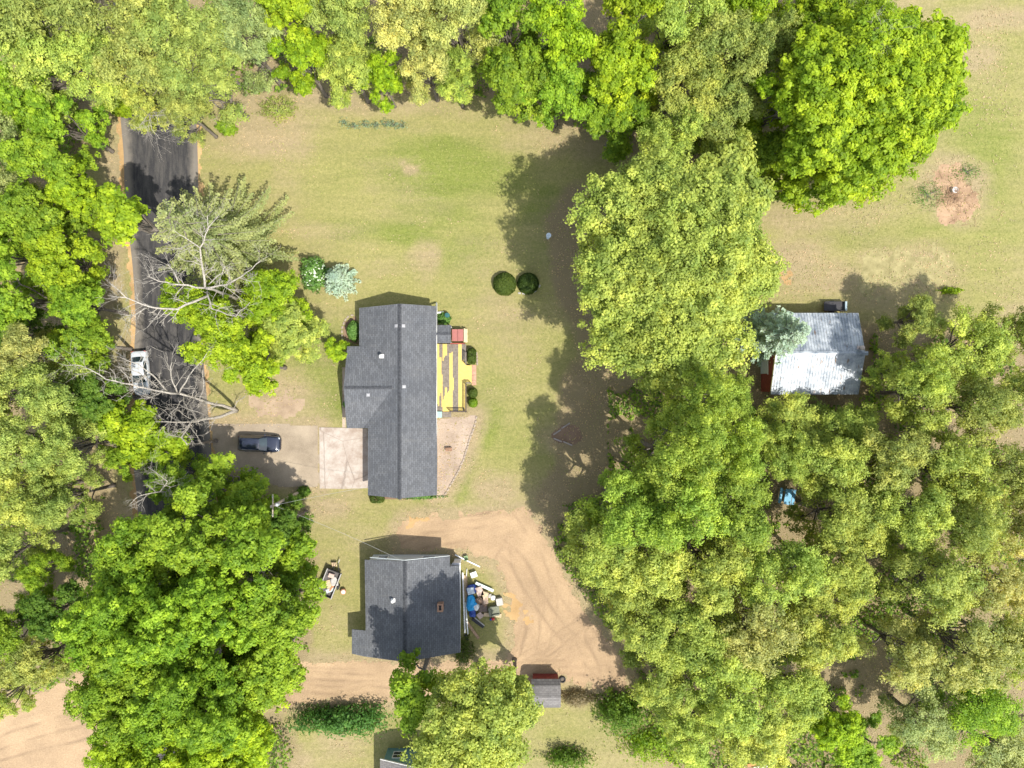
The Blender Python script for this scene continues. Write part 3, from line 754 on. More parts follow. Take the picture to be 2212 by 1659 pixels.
 ('t','G',2110,1520,90,10,"thin green tree in the bottom right corner, upper one",G4),
 ('t','W',2150,1620,84,9,"thin greyish tree in the bottom right corner, lowest one",G4),
]
for t in TREES: tree(*t)
def hero(pal, vx, vy, r, H, nl, seed, label, group=None, squash=1.0, cf=.6, rf=.4, lean=(0, 0), **kw):
    hc = H * .66; R = r / S * (CAMH - hc) / CAMH
    cm, lob = broad_crown(seed, R, H * cf, H * rf, nl, squash=squash, **kw)
    if lean != (0, 0):
        lob[:, 0] += lean[0]; lob[:, 1] += lean[1]; cm.transform(__import__('mathutils').Matrix.Translation((lean[0], lean[1], 0)))
    o = tree('x', pal, vx, vy, r, H, label, group, mesh=(cm, trunk_mesh(seed, lob, H * cf, H * rf, R), R, H))
    o.children[0].color = PAL[pal] + (1,)
    o.location.x -= lean[0]; o.location.y -= lean[1]; o.rotation_euler = (0, 0, 0); return o
hero('L', 1447, 594, 222, 18, 46, 901, "great yellow green tree in the middle whose shadow falls on the lawn", leaf=.19, dens=.85, rc=.55, spread=1.25)
hero('B', 1852, 225, 196, 18, 38, 902, "great lime green tree at the upper right beside the open field", leaf=.22, dens=1.0, rc=.55)
hero('L', 1560, 440, 105, 15, 16, 903, "yellow green tree joined to the upper right of the great shadow casting tree", leaf=.28, dens=1.0, rc=.7)
hero('B', 1968, 135, 96, 13, 14, 904, "lime green tree at the top of the field, right of the great lime one", leaf=.34, dens=1.1, rc=.7)
hero('L', 1026, 1548, 128, 18.5, 24, 905, "yellow green tree at the bottom between the dirt track and the teal house", rf=.3, cf=.68, leaf=.19, dens=.85, rc=.55, spread=1.25)
hero('L', 1112, 1480, 44, 10, 7, 906, "smaller yellow green tree leaning on the little shed", leaf=.25, dens=1.1, rc=.6)
hero('G', 902, 1490, 58, 14, 9, 907, "green shaded tree beside the dirt track under the grey roof's lower edge", leaf=.25, dens=.9, rc=.6)
hero('B', 292, 478, 58, 19, 8, 908, "lime tree crown hanging over the road left of the great spruce", G5, cf=.7, rf=.2, leaf=.25, dens=1.0, rc=.55)
hero('B', 296, 938, 70, 8, 11, 909, "broad lime tree crown hanging over the road below the silver car", G5, lean=(3.6, 0), leaf=.25, dens=1.0, rc=.55)
hero('B', 368, 962, 44, 9, 6, 910, "smaller lime crown right under the lower limb of the leafless tree", G5, cf=.7, rf=.16, lean=(-2.2, 0), leaf=.25, dens=1.0, rc=.55)

# conifers
def conifer(name, vx, vy, hb, H, R, pal, label, seed, levels=16, per=9, leaf=.22):
    r_ = rs(seed); loc = W(vx, vy, hb); root = empty(name, (loc[0], loc[1], 0), label, "conifer")
    Ps = []; Ns = []; Ts = []; tb = MB()
    tb.tube([(0, 0, -.1), (0, 0, H * .5), (0, 0, H * .98)], [R * .06 + .06, R * .04 + .03, .03], 7)
    for i in range(levels):
        t = i / (levels - 1); z = H * (.12 + .84 * t); L = R * (1 - t) ** .8 + .25
        n = max(5, int(per * (1 - t * .4)))
        for k in range(n):
            a = 2 * math.pi * (k + (i % 2) * .5) / n + r_.normal() * .12; l = L * (.8 + .35 * r_.rand())
            d = np.array([math.cos(a), math.sin(a), 0]); side = np.array([-d[1], d[0], 0])
            st = np.array([0, 0, z]); m_ = max(4, int(l / .22))
            tb.tube([tuple(st), tuple(st + d * l * .5 + [0, 0, -.05 * l]), tuple(st + d * l * .95 + [0, 0, -.02 * l])], [.04 + .008 * l, .03, .012], 4, False)
            for j in range(m_):
                u = (j + .6) / m_; q = st + d * l * u + np.array([0, 0, -.12 * l * math.sin(u * 2.4)])
                bl = (.22 * l * (1 - u) + .16) * (.7 + .5 * r_.rand())
                for sgn in (-1, 1):
                    c = max(2, int(bl / .13))
                    for e in range(c):
                        w = (e + .5) / c; p = q + (side * sgn * .8 + d * .6) * bl * w + np.array([0, 0, -.1 * bl * w]) + r_.normal(size=3) * .03
                        for rep in range(2):
                            Ps.append(p + r_.normal(size=3) * .05); Ns.append(np.array([r_.normal() * .45, r_.normal() * .45, 1.0])); Ts.append(.35 + .35 * u + r_.rand() * .25)
    Ps = np.array(Ps); Ns = unit(np.array(Ns))
    c = link("crown", foliage_mesh("crown", Ps, Ns, leaf, np.array(Ts), r_, 1.7), root); colour(c, pal, .03)
    me_ = bpy.data.meshes.new("trunk"); me_.from_pydata(tb.v, [], tb.f); me_.materials.append(BARK); link("trunk", me_, root)
    return root
conifer("spruce_tree", 468, 520, 7, 19, 7.6, 'S', "large grey green spruce with long drooping boughs beside the road", 41, 14, 8, .15)
conifer("blue_spruce", 733, 606, 1.2, 4.2, 1.65, 'U', "small pale blue green spruce at the house's far left corner", 42, 12, 10, .15)
conifer("blue_spruce", 1685, 722, 6, 13, 3.1, 'U', "bluish grey spruce overhanging the left end of the metal roof", 43, 15, 10, .2)

# shrubs
def shrub(name, vx, vy, rx, ry, h, pal, label, seed, cat="shrub", group=None, leaf=.14, dens=1.0, boxy=.0, loose=.12, rz=0.0):
    """rx, ry in photo units"""
    r_ = rs(seed); h0 = h * .5; loc = W(vx, vy, h0); root = empty(name, (loc[0], loc[1], 0), label, cat, group, rz=rz)
    a, b_ = rx / S, ry / S; area = 2 * math.pi * a * b_ + math.pi * (a + b_) * h
    n = int(area / (leaf * leaf) * 3.0 * dens)
    d = unit(r_.normal(size=(n, 3))); d[:, 2] = np.abs(d[:, 2])
    e = d.copy()
    if boxy: e = np.sign(d) * np.abs(d) ** (1 - boxy)
    bumpy = 1 + loose * (fbm(d[:, 0] * 4 + seed, d[:, 1] * 4 + d[:, 2] * 3, seed, 1.0, 3) - .5) * 3 + r_.normal(size=n) * loose * .35
    P = e * np.array([a, b_, h]) * bumpy[:, None] * (.75 + .25 * r_.rand(n, 1) ** .3)
    P[:, 2] = np.maximum(P[:, 2], .03)
    Nn = unit(d + r_.normal(size=(n, 3)) * .45)
    t = .25 + .5 * fbm(P[:, 0] * 3, P[:, 1] * 3, seed + 3, 1.0, 3) + (r_.rand(n) - .5) * .3
    c = link("foliage", foliage_mesh("foliage", P, Nn, leaf, t, r_), root); colour(c, pal, .04)
    tb = MB()
    for k in range(5):
        an = k * 1.25 + r_.rand(); tb.tube([(0, 0, -.02), (a * .3 * math.cos(an), b_ * .3 * math.sin(an), h * .4), (a * .6 * math.cos(an), b_ * .6 * math.sin(an), h * .72)], [.05, .035, .012], 5, False)
    tb.build("stem", BARK, root, local=True)
    return root
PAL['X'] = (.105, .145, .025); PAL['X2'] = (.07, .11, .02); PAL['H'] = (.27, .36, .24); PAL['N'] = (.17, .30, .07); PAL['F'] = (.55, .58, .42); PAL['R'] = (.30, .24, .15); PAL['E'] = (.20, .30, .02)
shrub("clipped_bush", 1090, 612, 25, 25, 1.7, 'X', "round clipped bush on the lawn, the left one in full sun", 201, "bush", "round clipped bushes on the lawn", .13, 1.2, 0, .03)
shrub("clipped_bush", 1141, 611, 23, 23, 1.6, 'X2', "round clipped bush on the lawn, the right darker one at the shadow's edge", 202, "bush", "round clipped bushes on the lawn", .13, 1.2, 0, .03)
shrub("clipped_bush", 1019, 769, 9.5, 17.5, 1.3, 'X', "oblong clipped bush beside the upper half of the deck", 203, "bush", "clipped bushes along the deck", .11, 1.2, .35, .04)
shrub("clipped_bush", 1021.5, 849, 9.5, 10.5, 1.3, 'X', "round clipped bush at the deck's lower half, above the yellower one", 204, "bush", "clipped bushes along the deck", .11, 1.2, .2, .04)
shrub("clipped_bush", 1021.5, 870, 9.5, 10, 1.1, 'E', "yellower round clipped bush at the deck's lower corner", 205, "bush", "clipped bushes along the deck", .11, 1.2, .2, .04)
shrub("clipped_bush", 814, 1077, 15, 10, 1.3, 'X', "squarish clipped bush against the garage's lower wall", 206, "bush", None, .11, 1.2, .4, .05)
shrub("leafy_shrub", 762, 714, 13, 22, 1.6, 'N', "pale green shrub in the stone edged bed at the house front", 207)
shrub("flowering_shrub", 676, 590, 26, 32, 2.8, 'N', "green shrub dotted with white blossom left of the small spruce", 208, leaf=.2, loose=.3)
shrub("leafy_shrub", 957, 688, 16, 13, .8, 'N', "low bright green plant patch by the white downpipe", 209, loose=.25)
shrub("leafy_shrub", 746, 873, 5, 8, .8, 'N', "small green shrub at the front wall near the driveway", 210)
shrub("leafy_shrub", 655, 1063, 13, 11, 1.2, 'D', "small dark shrub at the foot of the utility pole", 211, loose=.25)
shrub("hedge", 730, 1557, 88, 26, 2.4, 'K', "low dense green hedge below the dirt track", 212, "hedge", leaf=.22, loose=.6)
shrub("leafy_shrub", 1345, 1540, 46, 34, 3.0, 'D', "dark green shrub at the bottom end of the dirt area", 213, leaf=.22, loose=.75)
shrub("leafy_shrub", 1250, 1510, 34, 16, 1.4, 'R', "dry brownish brush right of the little shed", 214, leaf=.12, dens=.5, loose=.35)
shrub("leafy_shrub", 1733, 426, 17, 13, 1.0, 'N', "small green bush below the great lime tree", 215, loose=.25)
shrub("leafy_shrub", 1410, 1610, 60, 26, 1.6, 'G', "low green shrub near the bottom edge left of the blue tarpaulin", 216, leaf=.2, dens=.7, loose=.8)
shrub("leafy_shrub", 487, 275, 18, 12, 2.0, 'G', "small green shrub on the verge right of the road's upper end", 217, leaf=.22, loose=.3)
shrub("leafy_shrub", 255, 228, 22, 16, 3, 'B', "small lime shrub left of the road's upper end", 218, leaf=.24, loose=.3)
shrub("leafy_shrub", 600, 235, 34, 22, 1.4, 'O', "loose olive brushwood at the upper edge of the lawn", 219, leaf=.13, dens=.35, loose=.5)
shrub("leafy_shrub", 2055, 628, 20, 6, .7, 'B', "bright green low plant in the dry grass above the grove", 220, leaf=.18, loose=.5)
shrub("leafy_shrub", 1000, 1408, 20, 26, 1.6, 'X', "shaded weeds beside the roof's lower right corner", 221, leaf=.14, dens=.5, loose=.5)
shrub("leafy_shrub", 1225, 1640, 40, 16, 1.8, 'D', "dark shrub at the bottom edge right of the teal house", 222, leaf=.2, dens=.8, loose=.8)
shrub("leafy_shrub", 2005, 420, 34, 28, .4, 'N', "sparse weeds left of the brush pile", 223, leaf=.10, dens=.12, loose=.5)
shrub("leafy_shrub", 2090, 370, 30, 18, .4, 'N', "sparse weeds above the brush pile", 224, leaf=.10, dens=.12, loose=.5)
for i, (x, y) in enumerate([(743, 264), (765, 272), (790, 268), (812, 270), (835, 266), (851, 269), (869, 270)]):
    shrub("garden_plant", x, y, 10 + (i % 3) * 2, 8, .45, 'H', ["leftmost blue green plant of the lawn's flower bed", "second blue green plant from the left in the flower bed", "third blue green plant from the left in the flower bed", "middle blue green plant of the flower bed",
          "third blue green plant from the right in the flower bed", "second blue green plant from the right in the flower bed", "rightmost and fullest blue green plant of the flower bed"][i], 230 + i, "plant", "plants of the flower bed on the lawn", .12, .2, 0, .8)
# white blossom on the flowering shrub
fl = [o for o in bpy.data.objects if o.name.startswith("flowering_shrub")][0]
r_ = rs(5); n = 150; d = unit(r_.normal(size=(n, 3))); d[:, 2] = np.abs(d[:, 2])
P = d * np.array([26 / S, 32 / S, 2.8]) * (1.0 + r_.normal(size=(n, 1)) * .06)
c = link("blossom", foliage_mesh("blossom", P, unit(d + .2), .2, r_.rand(n) * .2 + .7, r_), fl); c.color = (.75, .78, .7, 1)

# dead trees
def dead_tree(label, stems, seed, twig=.5, base_r=.4):
    stems = [(p, a * .54, c * .42) for p, a, c in stems]
    """stems: list of polylines (vx, vy, height) with start and end radius"""
    base = W(*stems[0][0][0]); root = empty("dead_tree", (base[0], base[1], 0), label, "dead tree"); r_ = random.Random(seed)
    for i, (pl, r0, r1) in enumerate(stems):
        pts = [Vector(W(*p)) for p in pl]; b = MB()
        if i == 0 and pts[0].z > 1: pts.insert(0, Vector((pts[0].x, pts[0].y, 0))); r0 *= 1.3
        fine = [pts[0]]
        for a, c in zip(pts, pts[1:]):
            for k in (1, 2, 3):
                q = a.lerp(c, k / 3); L = (c - a).length
                fine.append(q + Vector([r_.uniform(-1, 1) * L * .035 for _ in range(3)]) * (k < 3))
        rad = [r0 + (r1 - r0) * k / (len(fine) - 1) for k in range(len(fine))]
        b.tube(fine, rad, 8)
        for k in range(2, len(fine)):
            for _ in range(3 if rad[k] < .14 else 1):
                if r_.random() > twig: continue
                d = (fine[k] - fine[k - 1]).normalized(); side = Vector([r_.uniform(-1, 1) for _ in range(3)]); side = (side - side.dot(d) * d).normalized()
                L = r_.uniform(.8, 2.4); p = fine[k].lerp(fine[k - 1], r_.random()); dr = (d * .7 + side).normalized(); rr = min(rad[k] * .5, .045)
                def grow(p, dr, L, rr, lev):
                    q1 = p + dr * L * .5 + Vector([r_.uniform(-.06, .06) for _ in range(3)]) * L; d2 = (dr + Vector([r_.uniform(-.4, .4) for _ in range(3)])).normalized(); q2 = q1 + d2 * L * .5
                    b.tube([p, q1, q2], [rr, rr * .7, max(.006, rr * .35)], 4, False)
                    if lev > 0:
                        for _k in range(3): grow(p.lerp(q1, r_.uniform(.5, 1)) if _k else q1.lerp(q2, r_.random()), (dr + Vector([r_.uniform(-1, 1) for _ in range(3)])).normalized(), L * r_.uniform(.4, .65), rr * .6, lev - 1)
                grow(p, dr, L, rr, 2)
        b.build("trunk" if i == 0 else "limb", DEADBARK, root, smooth=True)
    return root
dead_tree("leafless grey tree leaning over the road and the silver car", [
    ([(512, 887, 0), (498, 882, 1.6), (447, 869, 5), (387, 850, 9)], .42, .22),
    ([(387, 850, 9), (333, 843, 11.5), (283, 830, 13.5), (230, 820, 15), (175, 790, 16), (133, 788, 17)], .2, .04),
    ([(387, 850, 9), (408, 812, 11), (447, 763, 13)], .17, .05),
    ([(383, 848, 9.2), (370, 815, 11), (371, 783, 12.5)], .15, .07),
    ([(362, 846, 10), (330, 810, 12.5), (296, 785, 14), (260, 772, 15)], .16, .04),
    ([(352, 845, 10), (325, 858, 12), (300, 862, 13)], .12, .03),
    ([(345, 840, 10.5), (300, 805, 13), (262, 795, 14.5)], .12, .03),
    ([(430, 866, 6), (440, 835, 8.5), (437, 800, 10)], .12, .04),
    ([(416, 860, 7), (397, 880, 9), (440, 895, 9)], .1, .03),
    ([(400, 860, 8), (370, 890, 10), (360, 905, 11)], .1, .03),
    ([(512, 888, .1), (460, 903, 3), (412, 911, 6), (392, 945, 8), (405, 962, 8.5)], .36, .1),
    ([(412, 911, 6), (375, 912, 7.5), (335, 911, 9)], .18, .05),
    ([(410, 920, 6.2), (428, 945, 7.5)], .14, .06)], 3)
dead_tree("leafless grey tree among the lime trees, limbs spread over the spruce", [
    ([(550, 655, 0), (500, 640, 7), (443, 622, 14)], .4, .24),
    ([(443, 622, 14), (437, 575, 15), (432, 535, 16), (450, 495, 17), (448, 465, 18)], .2, .05),
    ([(432, 535, 16), (410, 520, 17), (376, 498, 18)], .13, .04), ([(437, 520, 16.2), (465, 516, 17)], .1, .04), ([(443, 500, 17), (472, 466, 18)], .1, .04),
    ([(443, 622, 14), (387, 615, 15.5), (345, 608, 16.5), (317, 596, 17)], .17, .06), ([(390, 616, 15), (375, 585, 16), (362, 570, 17)], .13, .07),
    ([(443, 622, 14), (490, 615, 15), (533, 588, 16.5), (563, 563, 17.5)], .17, .05), ([(450, 615, 14), (480, 590, 15.5), (486, 575, 16)], .12, .07),
    ([(447, 630, 13), (457, 667, 14), (510, 683, 15), (540, 653, 16)], .15, .05),
    ([(447, 640, 12.5), (382, 668, 14.5), (330, 664, 16), (273, 643, 17), (240, 613, 18)], .22, .06), ([(273, 643, 17), (240, 640, 17.5)], .09, .04), ([(318, 664, 16), (290, 680, 17), (270, 690, 17.5)], .12, .04)], 8)
dead_tree("small bare grey snag in the green tree by the road's lower end", [
    ([(385, 1060, 6), (340, 1063, 11), (300, 1072, 12.5), (280, 1090, 13)], .14, .04), ([(345, 1063, 11), (362, 1040, 12), (320, 1010, 13)], .1, .03), ([(365, 1062, 9), (368, 1052, 11), (330, 1040, 12)], .08, .03)], 12)
dead_tree("bare grey branches sticking out at the top of the great lime tree", [
    ([(1815, 125, 8), (1850, 90, 15), (1885, 76, 17), (1910, 80, 18)], .14, .04), ([(1860, 85, 15), (1880, 55, 17), (1890, 35, 18)], .09, .03), ([(1868, 82, 16), (1900, 72, 17.5), (1912, 58, 18)], .07, .03)], 14)
dead_tree("bare twigs hanging over the road from the olive trees", [
    ([(330, 215, 5), (322, 250, 11), (328, 280, 12), (345, 300, 12)], .1, .03), ([(322, 245, 11), (305, 268, 12), (300, 275, 12)], .06, .02), ([(335, 240, 11), (345, 275, 12)], .06, .02)], 16)
dead_tree("bare pale branch lying over the verge right of the road", [
    ([(448, 209, 3), (475, 220, 5), (488, 238, 5), (500, 242, 5)], .09, .03), ([(478, 222, 5), (487, 248, 5)], .06, .02)], 18, .5)

# ------------------------------------------------------------------ buildings
def roof_planes(root, planes, mat, th=.14, name="roof", fascia=True):
    b = MB()
    for p in planes:
        # make the polygon counter-clockwise seen from above
        a = sum(p[i][0] * p[(i + 1) % len(p)][1] - p[(i + 1) % len(p)][0] * p[i][1] for i in range(len(p)))
        b.prism(p if a > 0 else p[::-1], th)
    return b.build(name, mat, root)
def edge_board(b, p, q, w=.05, h=.2, drop=.03):
    """fascia board or gutter along an eave"""
    p = Vector(p); q = Vector(q); d = q - p; n = Vector((d.y, -d.x, 0)).normalized() * w
    t = [p, q, q + n, p + n]
    b.prism([(v.x, v.y, v.z - drop) for v in (t if True else t[::-1])][::-1], h)
def window(root, c, size, axis='y', frame=WHITE):
    """window in a wall; axis is the wall's running direction"""
    w, h = size; f = MB(); t = .07
    def bx(du, dz, su, sz, dep): 
        f.box((c[0] + (du if axis == 'x' else 0), c[1] + (du if axis == 'y' else 0), c[2] + dz), (su if axis == 'x' else dep, su if axis == 'y' else dep, sz))
    bx(-w / 2, 0, t, h + t, .12); bx(w / 2, 0, t, h + t, .12); bx(0, h / 2, w - t, t, .116); bx(0, -h / 2, w - t, t, .116); bx(0, 0, w - t, t * .7, .1)
    o = f.build("window", frame, root)
    g_ = MB(); g_.box(c, (w if axis == 'x' else .05, w if axis == 'y' else .05, h)); g_.build("pane", GLASS, o)
    ORG[o.name] = ORG.get(o.name, Vector((0, 0, 0)))
    return o
def door(root, c, size, axis='y', mat=WHITE, name="door"):
    w, h = size; d = MB(); d.box((c[0], c[1], h / 2 + .05), (w if axis == 'x' else .12, w if axis == 'y' else .12, h))
    n = 4 if w > 2 else 2
    for i in range(n): d.box((c[0], c[1], .05 + h * (i + .5) / n), (w * .9 if axis == 'x' else .15, w * .9 if axis == 'y' else .15, h / n - .14))
    return d.build(name, mat, root)

# --- main house
R1 = empty("house", (-12, -2, 0), "long house with dark shingled roof and front wing beside the yellow painted deck", "house")
xr, zr, ms = -11.75, 4.25, .405
def mz(x): return zr - ms * abs(x - xr)
yN, yS, yT, yB = 8.3, -11.85, 4.03, -4.72
xe, xw, xg, xwing = -8.02, -16.38, -15.36, -17.68
def sag(x0, y0, y1, n, amp, seed):  # a gently wandering eave line
    r2 = random.Random(seed); ys = [y0 + (y1 - y0) * i / n for i in range(n + 1)]
    return [(x0 + (r2.uniform(-amp, amp) if 0 < i < n else 0), y) for i, y in enumerate(ys)]
east = [(x, y, mz(x)) for x, y in sag(xe, yN, yS, 9, .05, 4)]
pe = [(xr, yN + .1, zr), (xr, yS - .12, zr)] + east[::-1]
west = [(xg, yS), (xg, yB), (xw, yB), (xw, yN - .15)]
pw = [(xr, yS - .12, zr), (xr, yN + .1, zr)] + [(x, y, mz(x)) for x, y in west[::-1]]
yw, zw, sw_ = -.38, 3.95, .32
def wz(y): return zw - sw_ * abs(y - yw)
xv = lambda z: xr - (zr - z) / ms
pwn = [(xwing, yw, zw), (xv(zw) + .05, yw, zw), (xv(wz(yT)) + .05, yT, wz(yT)), (xwing + .05, yT, wz(yT))]
pws = [(xwing, yw, zw), (xwing, yB, wz(yB)), (xg + .02, yB, wz(yB)), (xv(wz(-4.2)), -4.2, wz(-4.2)), (xv(zw) + .05, yw, zw)]
roof = roof_planes(R1, [pe, pw, pwn, pws], SHINGLE)
cap = MB()
rr_ = random.Random(9)
y = yN + .1
while y > yS + .1:
    for s_ in (-1, 1):
        w = .2 + rr_.uniform(-.015, .015)
        cap.box((xr + s_ * w / 2, y - .16, zr - ms * .1 + .02 + rr_.uniform(0, .008)), (w, .31, .02), ry=s_ * math.atan(ms))
    y -= .325
x = xwing + .1
while x < xv(zw) - .3:
    for s_ in (-1, 1): cap.box((x + .15, yw + s_ * .09, zw - .02), (.29, .18, .02), rx=-s_ * math.atan(sw_))
    x += .31
cap.build("ridge_cap", RIDGE, roof) ; ORG[roof.name] = Vector((-12, -2, 0))
w = MB()
def gable_wall(b, x0, x1, y0, y1, ridge, zrid, slope, along='y'):
    """closed wall body under a gable roof"""
    th = .2
    if along == 'y':
        prof = [(x0, 0), (x1, 0), (x1, zrid - slope * abs(x1 - ridge) - th), (ridge, zrid - th), (x0, zrid - slope * abs(x0 - ridge) - th)]
        bb = len(b.v)
        for y_ in (y0, y1):
            for p in prof: b.v.append((p[0], y_, p[1]))
    else:
        prof = [(y0, 0), (y1, 0), (y1, zrid - slope * abs(y1 - ridge) - th), (ridge, zrid - th), (y0, zrid - slope * abs(y0 - ridge) - th)]
        bb = len(b.v)
        for x_ in (x0, x1):
            for p in prof: b.v.append((x_, p[0], p[1]))
    n = 5; b.f.append(tuple(bb + i for i in range(n))); b.f.append(tuple(bb + n + i for i in reversed(range(n))))
    for i in range(n): b.f.append((bb + i, bb + n + i, bb + n + (i + 1) % n, bb + (i + 1) % n))
gable_wall(w, -15.9, -8.5, -4.4, 7.95, xr, zr, ms); gable_wall(w, -15.0, -8.47, -11.45, -4.41, xr, zr, ms)
gable_wall(w, -17.3, -14.0, -4.35, 3.7, yw, zw, sw_, 'x')
w.build("wall", SIDING, R1)
f = MB(); edge_board(f, east[0], east[-1], .07, .16); edge_board(f, (xw, yT, mz(xw)), (xw, yN - .15, mz(xw)), .07, .16); edge_board(f, (xg, yS, mz(xg)), (xg, yB - .1, mz(xg)), .07, .16)
f.build("gutter", WHITE, R1)
for (yy, zz) in ((6.5, 1.4), (-2.5, 1.4), (-7.5, 1.4), (-10, 1.4)): window(R1, (-8.46, yy, zz), (1.3, 1.1))
window(R1, (-12, -11.46, 1.5), (1.6, 1.0), 'x'); window(R1, (-12, 7.97, 1.5), (1.6, 1.0), 'x'); window(R1, (-17.32, 1.6, 1.4), (1.8, 1.2)); window(R1, (-17.32, -2.4, 1.4), (1.4, 1.2))
door(R1, (-15.02, -8.2), (4.8, 2.15), name="garage_door"); door(R1, (-8.45, 2.2), (.95, 2.05))
def vent_pipe(root, x, y, z, s=1.0, mat=WHITE):
    b = MB(); b.lathe((x, y, z - .25), [(.12 * s, 0), (.12 * s, .6 * s), (.19 * s, .62 * s), (.21 * s, .7 * s), (.12 * s, .82 * s), (.02, .86 * s)], 14)
    b.box((x, y, z - .02), (.5 * s, .42 * s, .03), ry=0); return b.build("vent_pipe", mat, root, smooth=False)
def box_vent(root, x, y, z, tilt, mat=None):
    b = MB(); b.box((x, y, z + .07), (.26, .26, .07), ry=tilt); b.box((x, y, z + .03), (.36, .34, .02), ry=tilt); return b.build("roof_vent", mat or simple((.33, .33, .34), .6, .2, 4), root)
for vx, vy in ((856, 704), (872, 704), (873, 835), (794, 853)):
    X, Y, _ = W(vx, vy, 4.0); box_vent(R1, X, Y, (mz(X) if vx > 800 else wz(Y)) + .01, math.atan(ms) * (1 if X > xr else -1) if vx > 800 else 0)
X, Y, _ = W(823, 769, 3.9); vent_pipe(R1, X, Y, max(mz(X), wz(Y)) + .1, 1.0)
dp = MB(); a = W(940, 656, 2.4); dp.tube([W(943, 672, 2.4), W(943, 655, .35)], .1, 6); dp.tube([W(941, 676, .3), W(958, 674, .12)], .1, 6); dp.tube([W(943, 672, 2.4), W(943, 676, .3)], .08, 6)
dp.build("downpipe", WHITE, R1)

# --- lean-to roof and red canopy on the deck
R3 = empty("porch_roof", W(960, 720)[:2] + (0,), "small dark shingled porch roof attached to the house between the downpipe and the red canopy", "porch roof")
k = .965
x0, x1 = W(944, 0, 2.5)[0], W(974, 0, 2.5)[0]; y0, y1 = W(0, 702, 2.5)[1], W(0, 741, 2.5)[1]; ym = (y0 + y1) / 2
roof_planes(R3, [[(x0 - .1, ym, 2.75), (x1, ym, 2.75), (x1, y0, 2.42), (x0 - .1, y0, 2.42)], [(x0 - .1, ym, 2.75), (x0 - .1, y1, 2.42), (x1, y1, 2.42), (x1, ym, 2.75)]], SHINGLE, .1)
c_ = MB(); c_.box(((x0 + x1) / 2, ym, 2.77), (x1 - x0, .22, .03)); c_.build("ridge_cap", RIDGE, R3)
for yy in (y0 - .12, y1 + .12): MB().box((x1 - .12, yy, 1.17), (.12, .12, 2.34)).build("post", WHITE, R3)
R4 = empty("hot_tub", W(990, 724)[:2] + (0,), "square tub with a dusty red cover beside the small porch roof", "hot tub")
tx0, tx1 = W(976, 0, 1)[0], W(1001, 0, 1)[0]; ty0, ty1 = W(0, 711, 1)[1], W(0, 737, 1)[1]
MB().box(((tx0 + tx1) / 2, (ty0 + ty1) / 2, .48), (tx1 - tx0 - .06, ty0 - ty1 - .06, .92)).build("shell", simple((.3, .2, .13), .8, .3, 5), R4, bevel=.04)
cv = MB(); cv.box(((tx0 + tx1) / 2 - (tx1 - tx0) / 4, (ty0 + ty1) / 2, 1.0), ((tx1 - tx0) / 2 - .02, ty0 - ty1, .1)); cv.box(((tx0 + tx1) / 2 + (tx1 - tx0) / 4, (ty0 + ty1) / 2, 1.0), ((tx1 - tx0) / 2 - .02, ty0 - ty1, .1))
cv.build("cover", simple((.32, .12, .105), .75, .12, 2), R4, bevel=.03)
R5 = empty("wooden_steps", W(1005, 724)[:2] + (0,), "pale plank steps on the right side of the red covered tub", "steps")
for i in range(3): MB().box((tx1 + .12 + i * .1, (ty0 + ty1) / 2, .78 - i * .3), (.16 + .1 * 0, 1.5, .05)).build("tread", simple((.6, .48, .3), .8, .2, 4), R5)
MB().box((tx1 + .2, (ty0 + ty1) / 2 + .68, .38), (.34, .05, .75)).build("stringer", simple((.6, .48, .3), .8, .2, 4), R5)

# --- deck with yellow and bare boards
DK = empty("deck", W(975, 815)[:2] + (0,), "wooden deck of bare grey boards half painted yellow, behind the long house", "deck")
dx0, dx1 = W(944, 0, .45)[0], W(1007, 0, .45)[0]; dy0, dy1 = W(0, 743, .45)[1], W(0, 889, .45)[1]
YEL = simple((.60, .455, .13), .7, .12, 5); GREYW = simple((.20, .17, .14), .85, .3, 5)
yb = MB(); gb = MB(); nb = 26; rr_ = random.Random(21); bw = (dx1 - dx0) / nb
lab = []
for i in range(nb):
    xc = dx0 + bw * (i + .5); u = (i + .5) / nb
    # painted fraction by column as in the picture
    cuts = []; yy = dy0
    segs = {0: [('g', .12), ('y', .88)], 1: [('y', 1)], 2: [('g', .1), ('y', .9)], 3: [('y', .3), ('g', .25), ('y', .45)], 4: [('g', .05), ('y', .45), ('g', .3), ('y', .2)]}
    f_ = (dy0 - dy1)
    if u < .06: pat = [('y', .9), ('g', .1)]
    elif u < .14: pat = [('g', .2), ('y', .55), ('g', .25)]
    elif u < .2: pat = [('g', .42), ('y', .5), ('g', .08)]
    elif u < .27: pat = [('y', .22), ('g', .5), ('g', .1), ('y', .18)]
    elif u < .36: pat = [('y', .15), ('g', .5), ('y', .35)]
    elif u < .43: pat = [('g', .2), ('g', .5), ('y', .3)]
    elif u < .52: pat = [('g', .13), ('y', .87)]
    elif u < .58: pat = [('g', .5), ('y', .2), ('g', .3)]
    elif u < .74: pat = [('g', 1)]
    elif u < .84: pat = [('y', 1)]
    elif u < .92: pat = [('g', .25), ('y', .72), ('g', .03)]
    else: pat = [('g', .3), ('y', .68)]
    y_ = dy0
    for t_, fr in pat:
        fr2 = fr * f_ * (1 + 0 * rr_.random()); ye = max(dy1, y_ - fr2 + rr_.uniform(-.25, .25)) if (t_, fr) != pat[-1] else dy1
        if y_ - ye > .05: (yb if t_ == 'y' else gb).box((xc, (y_ + ye) / 2, .45), (bw - .012, y_ - ye - .008, .04))
        y_ = ye
